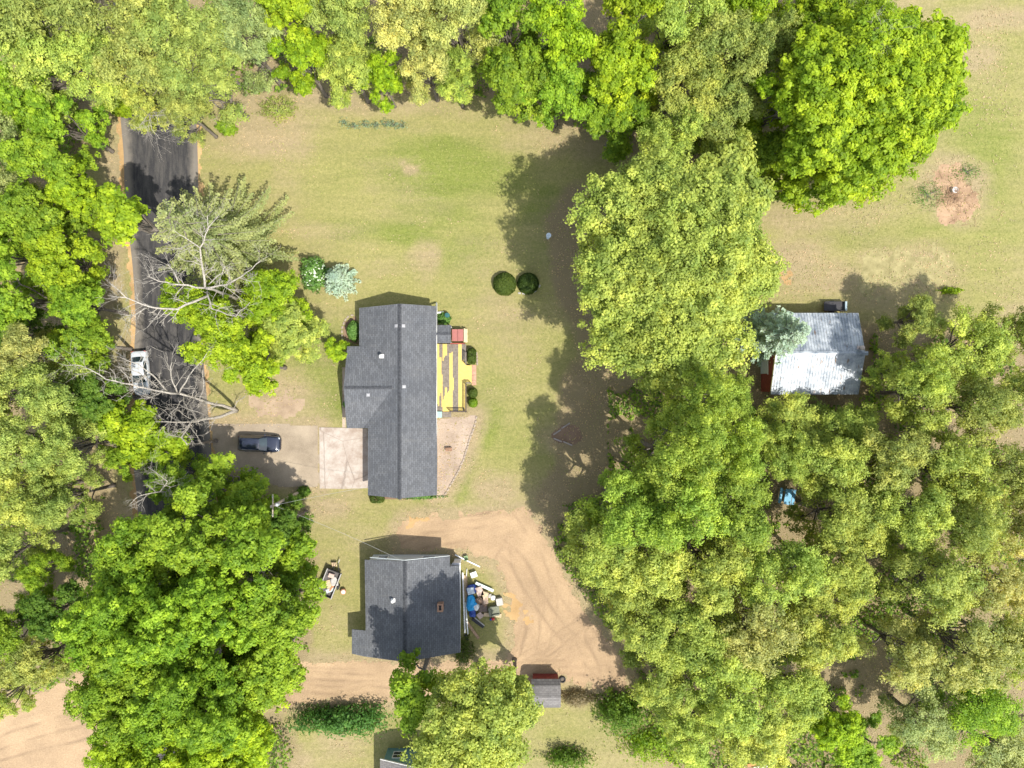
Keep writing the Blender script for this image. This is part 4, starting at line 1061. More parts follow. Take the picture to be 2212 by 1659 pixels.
# bay at the right with its step
bx0, bx1 = dx1, W(1019, 0, .45)[0]; by0, by1 = W(0, 789, .45)[1], W(0, 828, .45)[1]
for i in range(5):
    w_ = (bx1 - bx0) / 5; yb.box((bx0 + w_ * (i + .5), (by0 + by1) / 2, .45), (w_ - .012, by0 - by1, .04))
gb.box((dx0 + .9, dy1 - .35, .3), (1.3, .6, .05))
yb.build("painted_board", YEL, DK); gb.build("bare_board", GREYW, DK)
MB().box(((dx0 + dx1) / 2, (dy0 + dy1) / 2, .21), (dx1 - dx0 - .1, dy0 - dy1 - .1, .4)).build("frame", GREYW, DK)
DARKW = simple((.10, .075, .06), .85, .3, 5)
def railing(root, p, q, mat=DARKW, h=.95, z0=.47, step=.14):
    b = MB(); p = Vector(p); q = Vector(q); L = (q - p).length; rz = math.atan2(q.y - p.y, q.x - p.x); m = (p + q) / 2
    b.box((m.x, m.y, z0 + h), (L, .1, .05), rz); b.box((m.x, m.y, z0 + .12), (L, .05, .07), rz); b.box((m.x, m.y, z0 + h - .1), (L - .02, .045, .06), rz)
    n = int(L / step)
    for i in range(n + 1):
        c = p.lerp(q, i / n); big = i in (0, n); b.box((c.x, c.y, z0 + h / 2 + (.02 if big else 0)), (.1 if big else .035, .1 if big else .03, h + (.06 if big else -.06)), rz)
    return b.build("railing", mat, root)
railing(DK, (bx0 + .02, by1 - .1, 0), (dx1 + .02, dy1, 0)); railing(DK, (dx1 - .05, dy1 + .03, 0), (W(974, 0)[0], dy1 + .03, 0)); railing(DK, (bx0 + .02, by0 + .1, 0), (dx1 + .02, W(0, 763)[1], 0), GREYW)
railing(DK, (W(976, 0)[0], dy0 + .0, 0), (W(1004, 0)[0], dy0 + .0, 0), REDWALL, step=.12)
railing(DK, (bx0 + .1, by1 + .05, 0), (bx1 - .1, by1 + .02, 0), GREYW, .8)
# bare brick walk
pv = empty("brick_path", W(1024, 810)[:2] + (0,), "narrow path of pale red paving slabs between deck and lawn", "path")
for i in range(4): MB().box((W(1024, 0)[0], W(0, 794 + i * 11)[1], .03), (.5, .54, .05)).build("paver", simple((.45, .26, .18), .85, .2, 5), pv, bevel=.01)
t = empty("storage_bin", W(950, 896)[:2] + (0,), "pale teal storage bin at the deck's lower left corner", "bin")
MB().box(W(949, 895)[:2] + (.3,), (.62, .62, .6)).build("body", simple((.22, .36, .33), .6, .15, 3), t, bevel=.03); MB().box(W(949, 895)[:2] + (.63,), (.7, .68, .06)).build("lid", simple((.30, .45, .41), .6, .15, 3), t, bevel=.02)
t = empty("rain_barrel", W(967, 682)[:2] + (0,), "dark teal barrel by the bright green plant patch", "barrel")
MB().lathe(W(967, 682)[:2] + (0,), [(.2, 0), (.27, .1), (.29, .45), (.27, .8), (.2, .88)], 18).build("body", simple((.03, .14, .13), .5, .2, 3), t, smooth=True)
MB().lathe(W(967, 682)[:2] + (.885,), [(.24, 0), (.24, .04), (.05, .05)], 18).build("lid", simple((.02, .10, .10), .5, .2, 3), t)
t = empty("wooden_bench", W(970, 970)[:2] + (0,), "small brown wooden seat standing on the pebble bed", "bench", rz=.05)
bm_ = simple((.26, .15, .09), .8, .3, 6)
for i in range(3): MB().box((0, -.13 + i * .13, .42), (.72, .11, .035)).build("seat_slat", bm_, t, local=True)
for sx in (-.3, .3):
    for sy in (-.14, .14): MB().box((sx, sy, .2), (.06, .06, .4)).build("leg", bm_, t, local=True)
# stone edgings
STONE = simple((.33, .27, .21), .9, .25, 6)
def edging(name, pts, label, cat, mat=STONE, size=(.34, .17, .14), gap=.37):
    P_ = [Vector(W(*p)) for p in pts]; root = empty(name, P_[0], label, cat); r2 = random.Random(len(label)); b = MB()
    for a, c in zip(P_, P_[1:]):
        n = max(1, int((c - a).length / gap)); rz = math.atan2(c.y - a.y, c.x - a.x)
        for i in range(n):
            q = a.lerp(c, (i + .5) / n); b.box((q.x + r2.uniform(-.02, .02), q.y + r2.uniform(-.02, .02), size[2] / 2 - .01), (size[0] * r2.uniform(.85, 1.0), size[1], size[2]), rz + r2.uniform(-.07, .07))
    b.build("edging_stone", mat, root); return root
edging("stone_edging", [(1031, 898), (1024, 925), (1013, 955), (1003, 990), (990, 1020), (975, 1045), (966, 1062), (955, 1076)], "curved stone edging between the pebble bed and the lawn", "edging")
edging("stone_edging", [(745, 745), (739, 730), (739, 712), (744, 694), (754, 682), (768, 680)], "curved stone edging round the bed at the house front", "edging")
edging("stone_edging", [(1118, 633), (1136, 635), (1150, 633), (1162, 625), (1168, 612)], "pale curved stone edging below the two round bushes", "edging", simple((.40, .38, .34), .9, .2, 6))
edging("stone_edging", [(1015, 750), (1029, 760), (1032, 790)], "curved edging beside the oblong deck bush", "edging")
edging("timber_edging", [(1194, 940), (1231, 913)], "upper grey timber of the shaded garden bed", "edging", simple((.32, .28, .25), .9, .2, 5), (1.1, .14, .12), 1.12)
edging("timber_edging", [(1194, 946), (1237, 962)], "lower grey timber of the shaded garden bed", "edging", simple((.32, .28, .25), .9, .2, 5), (1.1, .14, .12), 1.12)
BARE = soil("garden_soil", (.14, .09, .06), (.26, .18, .12))
sheet("garden_bed", [VP([(1186, 940), (1215, 915), (1250, 920), (1257, 948), (1240, 962), (1195, 952)])], BARE, .010, res=.18, rag=.25)
sheet("garden_bed", [VP([(742, 740), (740, 715), (745, 695), (770, 682), (777, 745)])], BARE, .010, res=.18, rag=.06)
sheet("garden_bed", [VP([(820, 1070), (945, 1069), (943, 1078), (820, 1080)])], BARE, .010, res=.18, rag=.08)
shrub("leafy_shrub", 900, 1073, 46, 5, .35, 'N', "low green edging plants under the garage's lower wall", 240, loose=.4)
t = empty("birdbath", W(1184, 513)[:2] + (0,), "small pale blue birdbath on the shaded lawn", "birdbath")
X, Y, _ = W(1184, 513)
MB().lathe((X, Y, 0), [(.2, 0), (.16, .06), (.07, .2), (.06, .9), (.12, 1.0)], 14).build("pedestal", simple((.5, .58, .62), .6, .1, 3), t)
MB().lathe((X, Y, 1.0), [(.08, 0), (.24, .08), (.28, .13), (.24, .12), (.05, .06)], 18).build("bowl", simple((.55, .64, .68), .6, .1, 3), t)

# --- second house
R2 = empty("house", (-10.5, -24.5, 0), "smaller dark roofed house with a brick chimney, half in tree shadow by the dirt track", "house")
xr2, zr2 = -11.2, 4.25
yN2, yS2 = W(0, 1211, 4)[1], W(0, 1426, 4)[1]
xw2, xe2 = -15.72, -5.5; sW = .33; sE = .265
zw2 = lambda x: zr2 - (sW * (xr2 - x) if x < xr2 else sE * (x - xr2))
xeN = W(972, 0, 2.8)[0]; ysp = W(0, 1222, 2.8)[1]; yNe = W(0, 1201, 2.8)[1]
pE = [(xr2, yS2 - .1, zr2), (xe2, W(0, 1409, 2.7)[1], zw2(xe2)), (xe2 - .05, ysp - 2.2, zw2(xe2)), (xe2 - .12, ysp, zw2(xe2)), (xeN, ysp, zw2(xeN)), (xeN, yNe, zw2(xeN)), (xr2, yN2, zr2)]
ypc = W(0, 1361, 2.6)[1]; ySw = W(0, 1414, 2.6)[1]; xpc = W(760, 0, 2.4)[0]
pW = [(xr2, yN2, zr2), (xw2, W(0, 1209, 2.7)[1], zw2(xw2)), (xw2 + .1, ypc + 2, zw2(xw2 + .1)), (xw2 + .12, ypc, zw2(xw2 + .12)), (xpc, ypc, zw2(xpc) + .1), (xpc, ySw, zw2(xpc) + .1), (xw2, ySw - .15, zw2(xw2)), (xr2, yS2 - .1, zr2)]
rf = roof_planes(R2, [pE, pW], SHINGLE); ORG[rf.name] = Vector((-10.5, -24.5, 0))
cap = MB(); y = yN2 - .02; rr_ = random.Random(5)
while y > yS2 + .2:
    for s_, sl in ((-1, sW), (1, sE)): cap.box((xr2 + s_ * .1, y - .16, zr2 - sl * .1 + .02 + rr_.uniform(0, .008)), (.2, .31, .02), ry=s_ * math.atan(sl))
    y -= .325
cap.build("ridge_cap", RIDGE, rf)
w = MB()
def wall2(b, x0, x1, y0, y1):
    prof = [(x0, 0), (x1, 0), (x1, zw2(x1) - .2), (xr2, zr2 - .2), (x0, zw2(x0) - .2)]; bb = len(b.v)
    for y_ in (y0, y1):
        for p in prof: b.v.append((p[0], y_, p[1]))
    b.f.append(tuple(bb + i for i in range(5))); b.f.append(tuple(bb + 5 + i for i in reversed(range(5))))
    for i in range(5): b.f.append((bb + i, bb + 5 + i, bb + 5 + (i + 1) % 5, bb + (i + 1) % 5))
wall2(w, -15.3, xeN - .4, -18.85, yS2 + .6); w.box((-6.4, (ysp - .5 + yS2 + 1.2) / 2, 1.2), (.9, (ysp - .5) - (yS2 + 1.2), 2.4))
w.build("wall", simple((.5, .53, .55), .7, .1, 2), R2)
window(R2, (-14, -18.84, 1.5), (1.1, 1.1), 'x'); window(R2, (-9, -18.84, 1.5), (1.4, 1.1), 'x'); window(R2, (-5.94, -22, 1.5), (1.4, 1.1)); door(R2, (-5.94, -25), (.95, 2.05))
window(R2, (-15.31, -22, 1.5), (1.2, 1.1)); window(R2, (-12, yS2 + .59, 1.5), (1.2, 1.1), 'x')
f = MB(); edge_board(f, (xe2, ysp, zw2(xe2)), (xe2, W(0, 1409, 2.7)[1], zw2(xe2)), .09, .16); f.build("gutter", WHITE, R2)
f = MB()
for a_, c_ in (((xw2 + .6, yN2 + .06, zw2(xw2 + .6)), (xr2, yN2 + .08, zr2)), ((xr2, yN2 + .08, zr2), (xeN, yNe + .05, zw2(xeN)))): edge_board(f, c_, a_, .035, .16, .0)
f.build("fascia", simple((.6, .66, .68), .6, .1, 3), R2)
X, Y, _ = W(849, 1297, 3.9); vent_pipe(R2, X, Y, zw2(X) + .08, .9)
X, Y, _ = W(951, 1312, 3.9); ch = MB(); z_ = zw2(X)
BRICK = simple((.34, .2, .13), .9, .4, 9)
for dx, dy, sx, sy in ((-.22, 0, .16, .85), (.22, 0, .16, .85), (0, -.35, .28, .15), (0, .35, .28, .15)): ch.box((X + dx, Y + dy, z_ + .2), (sx, sy, 1.3))
co = ch.build("chimney", BRICK, R2); ORG[co.name] = Vector((-10.5, -24.5, 0))
fl_ = MB(); fl_.box((X, Y, z_ + .3), (.3, .58, .8)); fl_.build("flue", simple((.05, .045, .04), .9, .3, 5), co)
c_ = MB(); c_.box(W(986, 1220, 2.2), (.9, .42, .06)); c_.box(W(986, 1220, 2.1)[:2] + (1.05,), (.7, .3, 2.1)); c_.build("porch", simple((.6, .6, .6), .7, .1, 3), R2)

# --- shed with a barrel-shaped roof
SHD = empty("shed", W(1183, 1497)[:2] + (0,), "little shed with grey barrel roof and dark red wall by the dirt area", "shed")
sx0, sx1 = W(1148, 0, 2.4)[0], W(1211, 0, 2.4)[0]; sy0, sy1 = W(0, 1469, 2.2)[1], W(0, 1531, 2.2)[1]
prf = [(sy0, 1.95), (sy0 - .45, 2.55), ((sy0 + sy1) / 2, 2.95), (sy1 + .45, 2.55), (sy1, 1.95)]
b = MB()
for (ya, za), (yb_, zb_) in zip(prf, prf[1:]): b.prism([(sx0, ya, za), (sx0, yb_, zb_), (sx1, yb_, zb_), (sx1, ya, za)], .07)
b.build("roof", SHINGLE2, SHD)
w = MB(); pts = [(sy0 - .2, 0), (sy0 - .2, 1.95), (sy0 - .55, 2.42), ((sy0 + sy1) / 2, 2.8), (sy1 + .55, 2.42), (sy1 + .2, 1.95), (sy1 + .2, 0)]; bb = 0
for x_ in (sx0 + .2, sx1 - .15):
    for p in pts: w.v.append((x_, p[0], p[1]))
n = len(pts); w.f.append(tuple(range(n))); w.f.append(tuple(n + i for i in reversed(range(n))))
for i in range(n): w.f.append((i, n + i, n + (i + 1) % n, (i + 1) % n))
w.build("wall", simple((.20, .035, .03), .7, .3, 3), SHD)
MB().box(((sx0 + sx1) / 2, sy0 - .16, 1.82), (sx1 - sx0 - .35, .04, .2)).build("trim", simple((.45, .3, .27), .7, .2, 3), SHD)
door(SHD, (sx1 - .14, (sy0 + sy1) / 2), (1.3, 1.75), mat=simple((.28, .06, .05), .7, .3, 3))
def tyre(root, c, r=.33, w_=.2, ax='z', name="tyre", mat=RUBBER):
    b = MB(); prof = [(r * .6, -w_ / 2), (r * .93, -w_ / 2), (r, -w_ * .3), (r, w_ * .3), (r * .93, w_ / 2), (r * .6, w_ / 2)]; n = 24; m = len(prof)
    for q, z in prof:
        for k in range(n):
            th = 2 * math.pi * k / n; u, v_ = q * math.cos(th), q * math.sin(th)
            b.v.append((c[0] + u, c[1] + v_, c[2] + z) if ax == 'z' else (c[0] + u, c[1] + z, c[2] + v_))
    for i in range(m):
        for k in range(n): b.f.append((i * n + k, i * n + (k + 1) % n, ((i + 1) % m) * n + (k + 1) % n, ((i + 1) % m) * n + k))
    return b.build(name, mat, root, local=True, smooth=True)
t = empty("old_tyre", W(1215, 1467), "black tyre lying flat beside the little shed's corner", "tyre"); tyre(t, (0, 0, .11), .36, .22); MB().lathe((0, 0, .05), [(.2, 0), (.21, .05), (.05, .06)], 16).build("rim", simple((.12, .10, .08), .8, .2, 3), t, local=True)

# --- metal barn
R6 = empty("barn", (32, 3, 0), "red walled barn with a weathered silver metal roof, half covered by trees", "barn")
bz = 3.2; rzb = 4.7
bx0, bx1 = W(1666, 0, bz)[0], W(1860, 0, bz)[0]; rx0, rx1 = W(1675, 0, rzb)[0], W(1875, 0, rzb)[0]
bx0 = (bx0 + rx0) / 2; bx1 = (bx1 + rx1) / 2
bN, bS = W(0, 676, bz)[1], W(0, 852, bz)[1]; bR = W(0, 763, rzb)[1]
def metal_roof():
    m, nt, bs = mk("metal_roofing")
    n = noise_node(nt, .9, 7, rough=.75); c = ramp(nt, n.outputs[0], .38, .62, (.16, .19, .23), (.46, .49, .52))
    n2 = noise_node(nt, 1.3, 5, stretch=(2.5, .5, 1)); c = mixc(nt, ramp(nt, n2.outputs[0], .62, .70), c, (.15, .09, .05))
    nt.links.new(c, bs.inputs["Base Color"]); bs.inputs["Metallic"].default_value = .15; bs.inputs["Roughness"].default_value = .5
    return m
MR = metal_roof(); b = MB(); step = .3
nrib = int((bx1 - bx0) / step)
for ya, za, yb_, zb_ in ((bR, rzb, bN, bz), (bR, rzb, bS, bz)):
    for i in range(nrib):
        xa = bx0 + step * i; xb = xa + step
        prof = [(xa, 0), (xa + step * .62, 0), (xa + step * .72, .035), (xa + step * .88, .035), (xb, 0)]; bb = len(b.v)
        for y_, z_ in ((ya, za), (yb_, zb_)):
            for px, pz in prof: b.v.append((px, y_, z_ + pz))
        for k in range(4): b.f.append((bb + k, bb + k + 1, bb + 6 + k, bb + 5 + k))
    b.prism([(bx0, ya, za - .02), (bx0 + nrib * step, ya, za - .02), (bx0 + nrib * step, yb_, zb_ - .02), (bx0, yb_, zb_ - .02)], .06)
rf = b.build("roof", MR, R6); ORG[rf.name] = Vector((32, 3, 0))
b = MB(); b.box(((bx0 + bx1) / 2, bR - .1, rzb + .045), (bx1 - bx0, .24, .03), rx=.33); b.box(((bx0 + bx1) / 2, bR + .1, rzb + .045), (bx1 - bx0, .24, .03), rx=-.33); b.build("ridge_cap", MR, rf)
w = MB(); sl = (rzb - bz) / (bN - bR)
gable_wall(w, bx0 + .1, bx1 - .35, bS + .25, bN - .25, bR, rzb - .02, sl, 'x'); w.build("wall", REDWALL, R6)
yd = W(0, 785)[1]; MB().box((bx0 + .08, yd, 1.1), (.08, 2.3, 2.1)).build("door", simple((.62, .66, .66), .6, .12, 3), R6)
MB().box((bx0 + .07, yd, 2.2), (.1, 2.5, .1)).build("door_track", WHITE, R6)
window(R6, (bx0 + .09, bR + 2.4, 1.6), (1.0, .9)); window(R6, ((bx0 + bx1) / 2, bS + .24, 1.6), (1.2, .9), 'x')
f = MB(); edge_board(f, (bx0 - .01, bR, rzb), (bx0 - .01, bS, bz), .05, .2, .04); f.build("fascia", simple((.20, .17, .06), .8, .2, 3), R6)
X, Y, _ = W(1857, 752, 4.5); vent_pipe(R6, X, Y, rzb - sl * abs(Y - bR) + .05, 1.2, simple((.5, .42, .38), .6, .2, 3))

# --- teal house at the bottom
R7 = empty("house", (-11, -39.5, 0), "teal walled house with grey shingles, mostly hidden by the tree on the bottom edge", "house")
hx0, hx1 = W(821, 0, 3)[0], W(975, 0, 3)[0]; hy = W(0, 1641, 3.0)[1]; hp = W(890, 1653, 4.4)
b = MB(); xm = hp[0]; zt_, ze_ = 4.5, 3.0
for xa in (hx0, hx1): b.prism([(xm, hy, zt_), (xa, hy, ze_), (xa, hy - 14, ze_), (xm, hy - 14, zt_)] if xa < xm else [(xm, hy, zt_), (xm, hy - 14, zt_), (xa, hy - 14, ze_), (xa, hy, ze_)], .14)
b.build("roof", SHINGLE2, R7)
w = MB(); gable_wall(w, hx0 + .3, hx1 - .3, hy - 13.6, hy - .3, xm, zt_, (zt_ - ze_) / (xm - hx0)); w.build("wall", simple((.13, .25, .27), .7, .12, 3), R7)
f = MB(); edge_board(f, (xm, hy + .01, zt_), (hx0, hy + .01, ze_), .05, .2, .0); edge_board(f, (hx1, hy + .01, ze_), (xm, hy + .01, zt_), .05, .2, .0); f.build("fascia", WHITE, R7)
window(R7, (W(863, 0, 1.2)[0], hy - .29, 1.5), (1.3, 1.3), 'x'); window(R7, (W(925, 0, 1.2)[0], hy - .29, 1.5), (1.3, 1.0), 'x')

# ------------------------------------------------------------------ cars
CGLASS = simple((.02, .035, .04), .05, .2, 1, spec=.9)
def car(label, loc, rz, L, Wd, paint, name="parked_car", wagon=False):
    root = empty(name, loc, label, "car", None, rz)
    hw = Wd / 2
    # stations: x fraction (-.5 rear .. .5 front), half width factor, top height
    if wagon: ST = [(-.5, .78, .78), (-.485, .88, .98), (-.44, .95, 1.06), (-.3, 1, 1.02), (-.05, 1, 1.0), (.12, 1, 1.0), (.22, .99, 1.0), (.34, .97, .94), (.43, .92, .86), (.475, .82, .74), (.5, .62, .58)]
    else: ST = [(-.5, .74, .7), (-.485, .86, .9), (-.44, .94, .98), (-.34, .98, 1.0), (-.15, 1, .96), (.1, 1, .95), (.2, .99, .97), (.33, .97, .9), (.43, .92, .8), (.475, .82, .68), (.5, .60, .52)]
    b = MB(); m = None
    # finer stations by interpolation
    fine = []
    for a, c in zip(ST, ST[1:]):
        for k in range(3): u = k / 3; fine.append(tuple(a[i] + (c[i] - a[i]) * u for i in range(3)))
    fine.append(ST[-1])
    for fx, wf, zt in fine:
        x = fx * L; w_ = hw * wf
        half = [(0, .2), (.8 * w_, .2), (.94 * w_, .3), (w_, .5), (w_, zt * .72), (.965 * w_, zt * .88), (.90 * w_, zt * .97), (.72 * w_, zt + .015), (.36 * w_, zt + .035), (0, zt + .04)]
        ring = half + [(-y, z) for y, z in half[-2:0:-1]]; m = len(ring)
        for y, z in ring: b.v.append((x, y, z))
    for i in range(len(fine) - 1):
        for k in range(m): b.f.append((i * m + k, i * m + (k + 1) % m, (i + 1) * m + (k + 1) % m, (i + 1) * m + k))
    b.f.append(tuple(reversed(range(m)))); b.f.append(tuple((len(fine) - 1) * m + k for k in range(m)))
    b.build("body", paint, root, local=True, smooth=True)
    # cabin
    zr_ = 1.5 if wagon else 1.38; zb = .95
    xb0, xt0, xt1, xb1 = ((-.47, -.40, .03, .21) if wagon else (-.37, -.22, .03, .22))
    wb, wt = hw * .90, hw * .68
    def P(u, v, off=0.0):
        """u: 0 rear base, 1 rear top, 2 front top, 3 front base; v: -1..1 across"""
        xs = [xb0, xt0, xt1, xb1]; zs = [zb, zr_ - .03, zr_, zb + .02]; ws = [wb * .93, wt * .97, wt, wb * .93]
        i = min(int(u), 2); f_ = u - i
        x = (xs[i] + (xs[i + 1] - xs[i]) * f_) * L; z = zs[i] + (zs[i + 1] - zs[i]) * f_; w_ = ws[i] + (ws[i + 1] - ws[i]) * f_
        bow = (1 - v * v); z += .05 * bow * (1 if 1 <= u <= 2 else .6)
        if i == 1: z += .035 * math.sin(math.pi * f_)
        x += (.05 * bow * (1 if u > 1.5 else -1)) * (0 if 1 <= u <= 2 else 1) * 1.4
        return (x, v * w_, z + off)
    def patch(u0, u1, v0, v1, off, name_, mat, nu_=8, nv_=8):
        b = MB()
        for i in range(nu_ + 1):
            for j in range(nv_ + 1): b.v.append(P(u0 + (u1 - u0) * i / nu_, v0 + (v1 - v0) * j / nv_, off))
        for i in range(nu_):
            for j in range(nv_): k = i * (nv_ + 1) + j; b.f.append((k, k + 1, k + nv_ + 2, k + nv_ + 1))
        return b.build(name_, mat, root, local=True, smooth=True)
    b = MB(); n_ = 18; mv = 8
    for i in range(n_ + 1):
        u = 3 * i / n_; row = [P(u, -1 + 2 * j / mv) for j in range(mv + 1)]
        lo = [(row[0][0], -hw * .92 * (.95 if u < .3 or u > 2.7 else 1), .9), ] ; hi = [(row[0][0], hw * .92 * (.95 if u < .3 or u > 2.7 else 1), .9)]
        b.v += lo + row + hi
    mm = mv + 3
    for i in range(n_):
        for j in range(mm - 1): k = i * mm + j; b.f.append((k, k + 1, k + mm + 1, k + mm))
    b.build("roof_panel", paint, root, local=True, smooth=True)
    patch(2.08, 2.93, -.9, .9, .012, "windshield", CGLASS); patch(.1, .9, -.86, .86, .012, "rear_window", CGLASS)
    # side windows
    for s_ in (-1, 1):
        b = MB(); cols = 10
        for i in range(cols + 1):
            u = .75 + 1.55 * i / cols; t_ = P(u, s_); y1_ = s_ * hw * .92
            for q in (.12, .9):
                z = .9 + (t_[2] - .9) * q; y = y1_ + (t_[1] - y1_) * q; b.v.append((t_[0], y + s_ * .012, z + .004))
        for i in range(cols): b.f.append((2 * i, 2 * i + 1, 2 * i + 3, 2 * i + 2))
        b.build("side_window", CGLASS, root, local=True)
        mb = MB(); mb.lump((xb1 * L - .28, s_ * (hw + .08), 1.0), (.16, .22, .14), 3, amp=.02); mb.build("mirror", paint, root, local=True, smooth=True)
        hl = MB(); hl.lump((.455 * L, s_ * hw * .68, .64 if not wagon else .7), (.28, .34, .16), 2, amp=.03); hl.build("headlight", simple((.25, .27, .29), .15, .1, 3, spec=.8), root, local=True, smooth=True)
        tl = MB(); tl.lump((-.485 * L, s_ * hw * .7, .82), (.14, .3, .16), 2, amp=.03); tl.build("taillight", simple((.35, .02, .02), .2, .1, 3, spec=.8), root, local=True, smooth=True)
        for wx in (-.30, .31):
            wh = tyre(root, (wx * L, s_ * (hw - .09), .33), .33, .22, 'y', "wheel")
            rb = MB(); nseg = 16
            for k in range(nseg): th = 2 * math.pi * k / nseg; rb.v.append((wx * L + .21 * math.cos(th), s_ * (hw + .0), .33 + .21 * math.sin(th)))
            rb.f.append(tuple(range(nseg) if s_ < 0 else reversed(range(nseg)))); rb.build("rim", simple((.5, .5, .52), .3, .1, 3, metal=.8), wh, local=True)
    for s_, nm in ((.497, "front_plate"),): pass
    b = MB(); b.box((.492 * L, 0, .42), (.06, hw * .9, .14)); b.build("grille", simple((.03, .03, .03), .5, .2, 8), root, local=True)
    return root
SILVER = simple((.62, .66, .70), .25, .03, 1, metal=.25, coat=.8); NAVY = simple((.018, .024, .045), .18, .1, 1, metal=.2, coat=1.0)
car("silver sedan parked on the left side of the road under bare branches", W(311, 806), math.radians(-86), 4.85, 1.85, SILVER)
car("dark blue hatchback parked on the gravel driveway", W(565, 957), math.radians(-2), 4.6, 1.85, NAVY, wagon=True)

# ------------------------------------------------------------------ utility pole and wires
PW = simple((.42, .35, .27), .9, .25, 4)
bp = W(649, 1062); t = empty("utility_pole", bp, "weathered wooden utility pole standing below the gravel driveway", "pole")
MB().tube([(0, 0, 0), (0, 0, 5), (0, 0, 9.5)], [.17, .15, .12], 12).build("post", PW, t, local=True)
MB().box((0, 0, 9.0), (.1, 2.2, .12)).build("crossarm", PW, t, local=True)
for q in (-.9, .9): MB().lathe((0, q, 9.06), [(.05, 0), (.07, .06), (.04, .14)], 10).build("insulator", simple((.3, .33, .33), .3, .1, 3), t, local=True)
MB().lathe((.24, 0, 8.0), [(.15, 0), (.16, .05), (.16, .6), (.1, .66)], 14).build("transformer", simple((.45, .47, .48), .5, .1, 3), t, local=True)
def wire(a, c, label, sag_=.6, r=.012):
    a = Vector(a); c = Vector(c); P_ = []
    for i in range(13):
        u = i / 12; p = a.lerp(c, u); p.z -= sag_ * 4 * u * (1 - u); P_.append(p)
    o = MB().tube(P_, r, 5, True).build("power_line", simple((.3, .3, .3), .5, .1, 3)); tag(o, label, "wire"); return o
wire((bp[0], bp[1], 8.8), (-11.4, yN2 + .05, 4.4), "thin wire from the utility pole to the peak of the smaller grey roof")
wire((bp[0], bp[1], 8.9), (-15.3, -11.0, 2.7), "thin wire from the utility pole to the long house's lower corner")

# ------------------------------------------------------------------ trailer and odds and ends
WHT = simple((.72, .72, .70), .6, .1, 3); TAN = simple((.50, .38, .24), .8, .25, 5); BRN = simple((.17, .11, .075), .85, .3, 6); BLU = simple((.02, .30, .62), .5, .15, 5); NVY = simple((.03, .07, .30), .5, .2, 5)
GRN = simple((.17, .18, .13), .85, .2, 6); GRY = simple((.42, .40, .37), .8, .2, 5); BLK = simple((.03, .03, .035), .6, .2, 5); PNK = simple((.48, .36, .30), .8, .25, 5); ORG_ = simple((.5, .2, .08), .8, .2, 4)
tr = empty("utility_trailer", W(716, 1256), "dark open utility trailer loaded with scrap at the edge of the green trees", "trailer", None, math.radians(68))
MB().box((0, 0, .5), (2.9, 1.6, .06)).build("bed", simple((.10, .09, .085), .8, .3, 4), tr, local=True)
for s_ in (-1, 1):
    MB().box((0, s_ * .8, .72), (2.9, .04, .38)).build("side_panel", BLK, tr, local=True); MB().box((s_ * 1.45, 0, .72), (.04, 1.56, .38)).build("end_panel", BLK, tr, local=True)
    MB().box((0, s_ * .8, .96), (3.0, .09, .07)).build("rail", GRY, tr, local=True)
    wh = tyre(tr, (-.2, s_ * .98, .3), .3, .2, 'y', "wheel")
MB().tube([(1.45, -.4, .48), (2.4, 0, .45), (1.45, .4, .48)], .05, 6).build("tongue", BLK, tr, local=True); MB().tube([(2.3, 0, .45), (2.75, 0, .45)], .05, 6).build("coupler", GRY, tr, local=True)
def thing1(name, mb, mat, label, cat, group=None, bevel=0.0, smooth=False):
    o = mb.build(name, mat, bevel=bevel, smooth=smooth); tag(o, label, cat, group); return o
Gt = "scrap loaded in the trailer"
def at(vx, vy, h=0): return W(vx, vy, h)
thing1("plywood_sheet", MB().box(at(710, 1262, .58), (.55, .9, .06), .3), TAN, "tan plywood piece lying in the trailer", "board", Gt)
thing1("cardboard_box", MB().box(at(716, 1243, .72), (.6, .45, .35), -.3), PNK, "pale pinkish box in the upper part of the trailer", "box", Gt, .02)
thing1("plastic_sheet", MB().lump(at(722, 1256, .64), (.8, 1.1, .22), 4, .3), GRY, "grey crumpled sheet in the trailer's middle", "sheet", Gt, smooth=True)
thing1("plank", MB().box(at(719, 1267, .66), (1.2, .16, .06), .9), ORG_, "orange brown plank across the trailer load", "plank", Gt)
thing1("sheet_metal", MB().box(at(713, 1275, .62), (.9, .4, .05), .35), simple((.45, .5, .5), .5, .2, 4), "pale grey panel at the trailer's lower end", "panel", Gt)
t = empty("wood_crate", at(721, 1219), "small crate of firewood just above the trailer", "crate"); MB().box(at(721, 1219, .2), (.4, .4, .38), .4).build("box", BRN, t, bevel=.01)
for i in range(3): MB().tube([at(717 + i * 4, 1215, .45), at(719 + i * 4, 1223, .45)], .07, 8).build("log", TAN, t)
t = empty("fire_pot", at(743, 1276), "terracotta pot with a white lid on the lawn by the smaller house", "pot"); MB().lathe((0, 0, 0), [(.2, 0), (.3, .2), (.33, .4), (.28, .45)], 16).build("bowl", simple((.42, .2, .1), .8, .2, 4), t, local=True, smooth=True)
MB().lathe((0.03, 0, .44), [(.24, 0), (.22, .06), (.05, .12)], 14).build("lid", simple((.7, .6, .52), .7, .15, 4), t, local=True)

